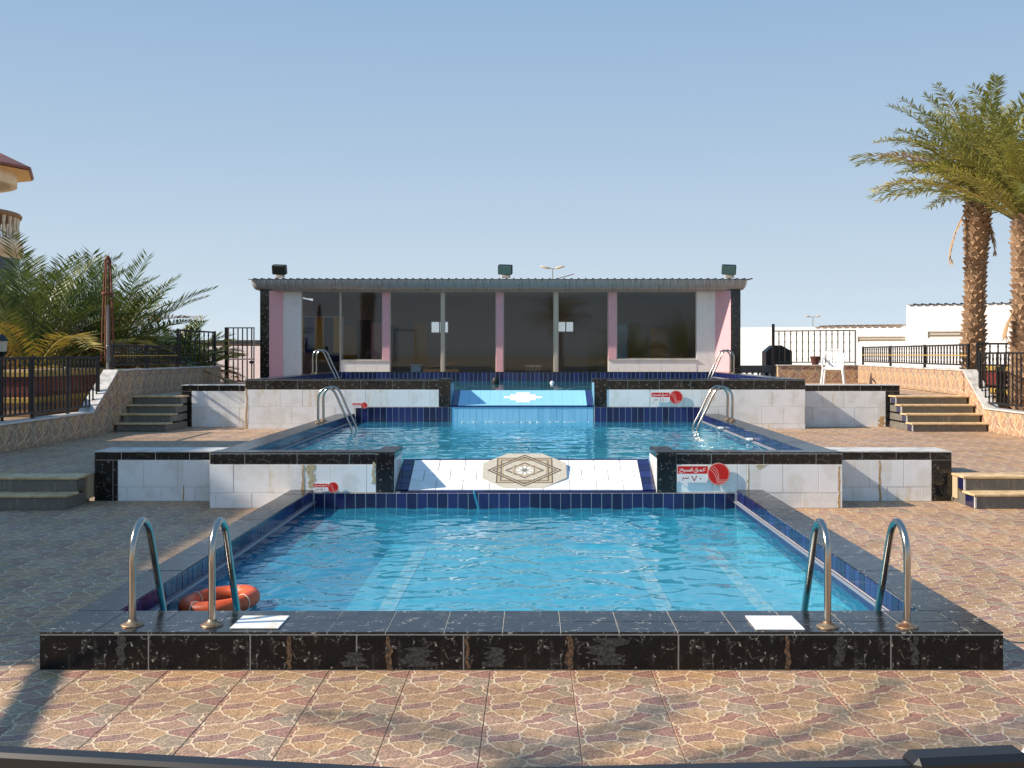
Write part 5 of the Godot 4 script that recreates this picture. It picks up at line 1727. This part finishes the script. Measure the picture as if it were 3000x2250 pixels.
func house_wall(label: String, a: Vector3, b: Vector3, h: float, parapet: bool, wins: Array) -> void:
	var t := thing("white_building", label, "building", (a + b) / 2, "white buildings at the right")
	var dirv := (b - a).normalized()
	var back := dirv.cross(Vector3.UP)
	if back.z > 0.0: back = -back
	var L := a.distance_to(b)
	var bs := Basis(dirv, Vector3.UP, dirv.cross(Vector3.UP))
	var at := func(u: float, y: float, w: float) -> Vector3: return a + dirv * (u * L) + Vector3.UP * y + back * w
	# the wall, left open at the windows
	for w in wins:
		for q in [[0.0, w[0], 0.0, h], [w[1], 1.0, 0.0, h], [w[0], w[1], 0.0, w[2]], [w[0], w[1], w[3], h]]:
			if q[1] - q[0] < 0.001: continue
			put(t, "wall", cbox(Vector3((q[1] - q[0]) * L, q[3] - q[2], 0.2), 0.001), M.white_wall, Transform3D(bs, at.call((q[0] + q[1]) / 2, (q[2] + q[3]) / 2, 0.1)))
		var f := put(t, "window", cbox(Vector3((w[1] - w[0]) * L, w[3] - w[2], 0.02), 0.002), M.lamp_head, Transform3D(bs, at.call((w[0] + w[1]) / 2, (w[2] + w[3]) / 2, 0.06)))
		for k in 3:
			local(f, "slat", cbox(Vector3((w[1] - w[0]) * L, 0.025, 0.04), 0.004), M.white_wall if k != 1 else M.frame, Transform3D(Basis(Vector3.RIGHT, 0.3), Vector3(0, (w[3] - w[2]) * (0.42 - 0.42 * k), 0.03)))
	var e1: Vector3 = a + back * 5.0
	for p in [[a, e1], [b, b + back * 5.0]]:
		bar(t, "wall", p[0] + Vector3.UP * h / 2 + back * 0.2, p[1] + Vector3.UP * h / 2, 0.2, h - 0.002, M.white_wall, 0.001)
	# ribbed roof sheet
	var s := Soup.new()
	var u0 := 0.6 if parapet else 0.0
	var n := int((1.0 - u0) * L / 0.28)
	for i in n:
		var ua := (u0 * L + i * 0.28) / L
		var prof := [[0.0, 0.0], [0.15, 0.0], [0.18, 0.045], [0.23, 0.045], [0.26, 0.0], [0.28, 0.0]]
		for j in 5:
			var pa: Vector3 = at.call(ua + prof[j][0] / L, h + 0.012 + prof[j][1], -0.04)
			var pb: Vector3 = at.call(ua + prof[j + 1][0] / L, h + 0.012 + prof[j + 1][1], -0.04)
			s.poly([pa, pb, pb + back * 5.0 + Vector3.UP * 0.15, pa + back * 5.0 + Vector3.UP * 0.15], Vector3.UP)
			s.poly([pa, pb, pb - Vector3.UP * 0.03, pa - Vector3.UP * 0.03], -back)
	put(t, "roof", mesh_of(s), M.trunk if parapet else M.roof_sheet)
	bar(t, "roof_slab", a + Vector3.UP * (h - 0.01) + back * 2.6, b + Vector3.UP * (h - 0.01) + back * 2.6, 4.8, 0.04, M.white_wall, 0.002)

func hotel() -> void:
	# round balcony tower whose edge shows at the left
	var t := thing("hotel_tower", "cream round tower with red roof and balustraded balcony at the left edge", "building", P(-25.0, 0, 45.0))
	local(t, "drum", lathe([[3.0, 0.0], [3.0, 4.9], [3.25, 5.0], [3.25, 5.9]], 48), M.cream)
	local(t, "window_band", lathe([[3.28, 4.2], [3.28, 5.75]], 48), M.dark_pane)
	local(t, "balcony_slab", lathe([[2.0, 5.9], [3.42, 5.9], [3.42, 6.55], [3.3, 6.56], [2.0, 6.56]], 48), M.cream)
	for i in 44:
		var a := TAU * i / 44
		local(t, "baluster", lathe([[0.09, 0.0], [0.05, 0.06], [0.1, 0.28], [0.05, 0.6], [0.085, 0.86], [0.09, 0.95]], 8), M.cream, Transform3D(Basis(), Vector3(cos(a) * 3.22, 6.56, sin(a) * 3.22)))
	local(t, "handrail", lathe([[3.1, 7.5], [3.36, 7.52], [3.4, 7.62], [3.34, 7.7], [3.1, 7.7]], 48), M.brown_wall)
	for i in 6:
		var a := TAU * i / 6 + 2.6
		if cos(a) > 0.3: continue
		local(t, "column", lathe([[0.2, 6.56], [0.16, 6.7], [0.16, 8.7], [0.2, 8.9]], 12), M.cream, Transform3D(Basis(), Vector3(cos(a) * 2.7, 0, sin(a) * 2.7)))
	local(t, "lintel_ring", lathe([[2.9, 8.9], [3.2, 8.9], [3.2, 9.42], [2.9, 9.42]], 48), M.cream)
	local(t, "soffit", lathe([[2.8, 9.425], [4.0, 9.41]], 8), M.soffit)
	local(t, "roof", lathe([[4.05, 9.45], [4.1, 9.54], [2.6, 10.25], [0.2, 10.9], [0.0, 10.92]], 8), M.red_roof)
	# the block beside the pools, left of the picture: it throws the broad shade over the lowest terrace
	var b := thing("hotel_block", "tall cream hotel block beyond the left edge, shading the lowest terrace", "building", P(-30.0, 0, 8.3))
	bx(b, "wall", -36.0, -25.0, 0.0, 15.1, 2.55, 14.2, M.cream, 0.05)
	bx(b, "roof", -36.2, -24.9, 15.1, 15.25, 2.45, 14.3, M.red_roof, 0.02)
	bx(b, "roof_room", -33.0, -25.1, 15.25, 16.1, 2.6, 5.2, M.cream, 0.02)
	for k in 4:
		for i in 4:
			var f := bx(b, "window", -25.02, -24.94, 1.2 + k * 3.5, 2.9 + k * 3.5, 3.6 + i * 2.7, 5.0 + i * 2.7, M.frame, 0.01)
			bx(f, "pane", -24.945, -24.93, 1.28 + k * 3.5, 2.82 + k * 3.5, 3.68 + i * 2.7, 4.92 + i * 2.7, M.dark_pane, 0.002)

func build_plants() -> void:
	var gr := "date palms at the left"
	var g2 := "tall date palms at the right"
	palm("bushy young palm with orange dead leaves, leftmost behind the fence", P(-10.3, 0.68, 22.2), 0.7, 0.2, Vector3.ZERO, 2.95, 44, 3, gr, 0.3, 0.1, 0.52, "leaf_dark")
	palm("young palm with half its crown outside the left edge", P(-12.2, 0.68, 24.6), 0.9, 0.2, Vector3.ZERO, 3.1, 44, 14, gr, 0.2, 0.0, 0.52, "leaf_dark")
	palm("young palm just left of the rusty parasol frame", P(-11.4, 0.68, 27.0), 0.9, 0.2, Vector3.ZERO, 2.9, 40, 9, gr, 0.4, 0.0, 0.52, "leaf_dark")
	palm("dark young palm spreading to the right of the rusty parasol frame", P(-9.9, 0.68, 25.0), 0.6, 0.2, Vector3.ZERO, 2.9, 50, 21, gr, 0.15, 0.1, 0.55, "leaf_dark")
	palm("small palm behind the tall fence panel by the gate", P(-8.95, 0.68, 28.3), 0.4, 0.14, Vector3.ZERO, 1.5, 26, 33, gr, 0.15, 0.1, 0.34, "leaf_dark")
	palm("young palm low behind the fence, right of the darkest crown", P(-9.9, 0.68, 29.5), 0.3, 0.18, Vector3.ZERO, 2.2, 40, 35, gr, 0.15, 0.0, 0.5, "leaf_dark")
	palm("young palm far behind the rusty parasol frame", P(-12.6, 0.68, 31.5), 0.8, 0.18, Vector3.ZERO, 2.9, 44, 36, gr, 0.3, 0.0, 0.5, "leaf_dark")
	var a := palm("tall palm with shaggy crown, left of the two at the right edge", P(9.25, 0.68, 22.6), 4.5, 0.23, Vector3(0.12, 0, 0), 2.45, 54, 41, g2, 0.07, 0.2, 0.34, "leaf", 0.3, 84, 0.032)
	dead_frond(a, Vector3(-0.14, 4.15, 0.1), PI, 1.25, 5)
	dead_frond(a, Vector3(0.1, 4.1, 0.2), 0.4, 1.0, 6)
	var b := palm("tall palm partly cut off by the right edge", P(9.28, 0.68, 20.4), 3.7, 0.23, Vector3(0.1, 0, 0), 2.65, 52, 57, g2, 0.07, 0.2, 0.34, "leaf", 0.3, 84, 0.032)
	dead_frond(b, Vector3(-0.2, 1.9, 0.1), PI, 0.55, 7)
	# behind the camera: what the panes of the pool house mirror
	palm("broad palm behind the camera, mirrored in the right panes", P(11.0, 0, -18.0), 1.2, 0.25, Vector3(0.1, 0, 0), 4.2, 60, 71, "palms around the camera", 0.1, 0.0)
	palm("bushy palm behind the camera, mirrored in the right panes too", P(7.5, 0, -22.0), 0.8, 0.25, Vector3(0.1, 0, 0), 3.6, 60, 74, "palms around the camera", 0.1, 0.0)
	palm("tall palm behind the camera, mirrored in the middle panes", P(2.5, 0, -34.0), 4.6, 0.25, Vector3(-0.1, 0, 0), 3.2, 50, 73, "palms around the camera", 0.1, -0.3)
	# out of the picture: the palm whose leaves dapple the paving in front of the rim
	palm("second palm beyond the left edge, taller, shading the front paving", P(-9.0, 0, 2.9), 6.4, 0.22, Vector3(0.1, 0, 0), 2.2, 5, 69, "palms around the camera", 0.1, 0.3, 0.3)
	palm("palm beyond the left edge whose leaves dapple the front paving", P(-8.8, 0, 2.5), 5.2, 0.22, Vector3(0.1, 0, 0), 2.2, 5, 68, "palms around the camera", 0.1, 0.3, 0.3)
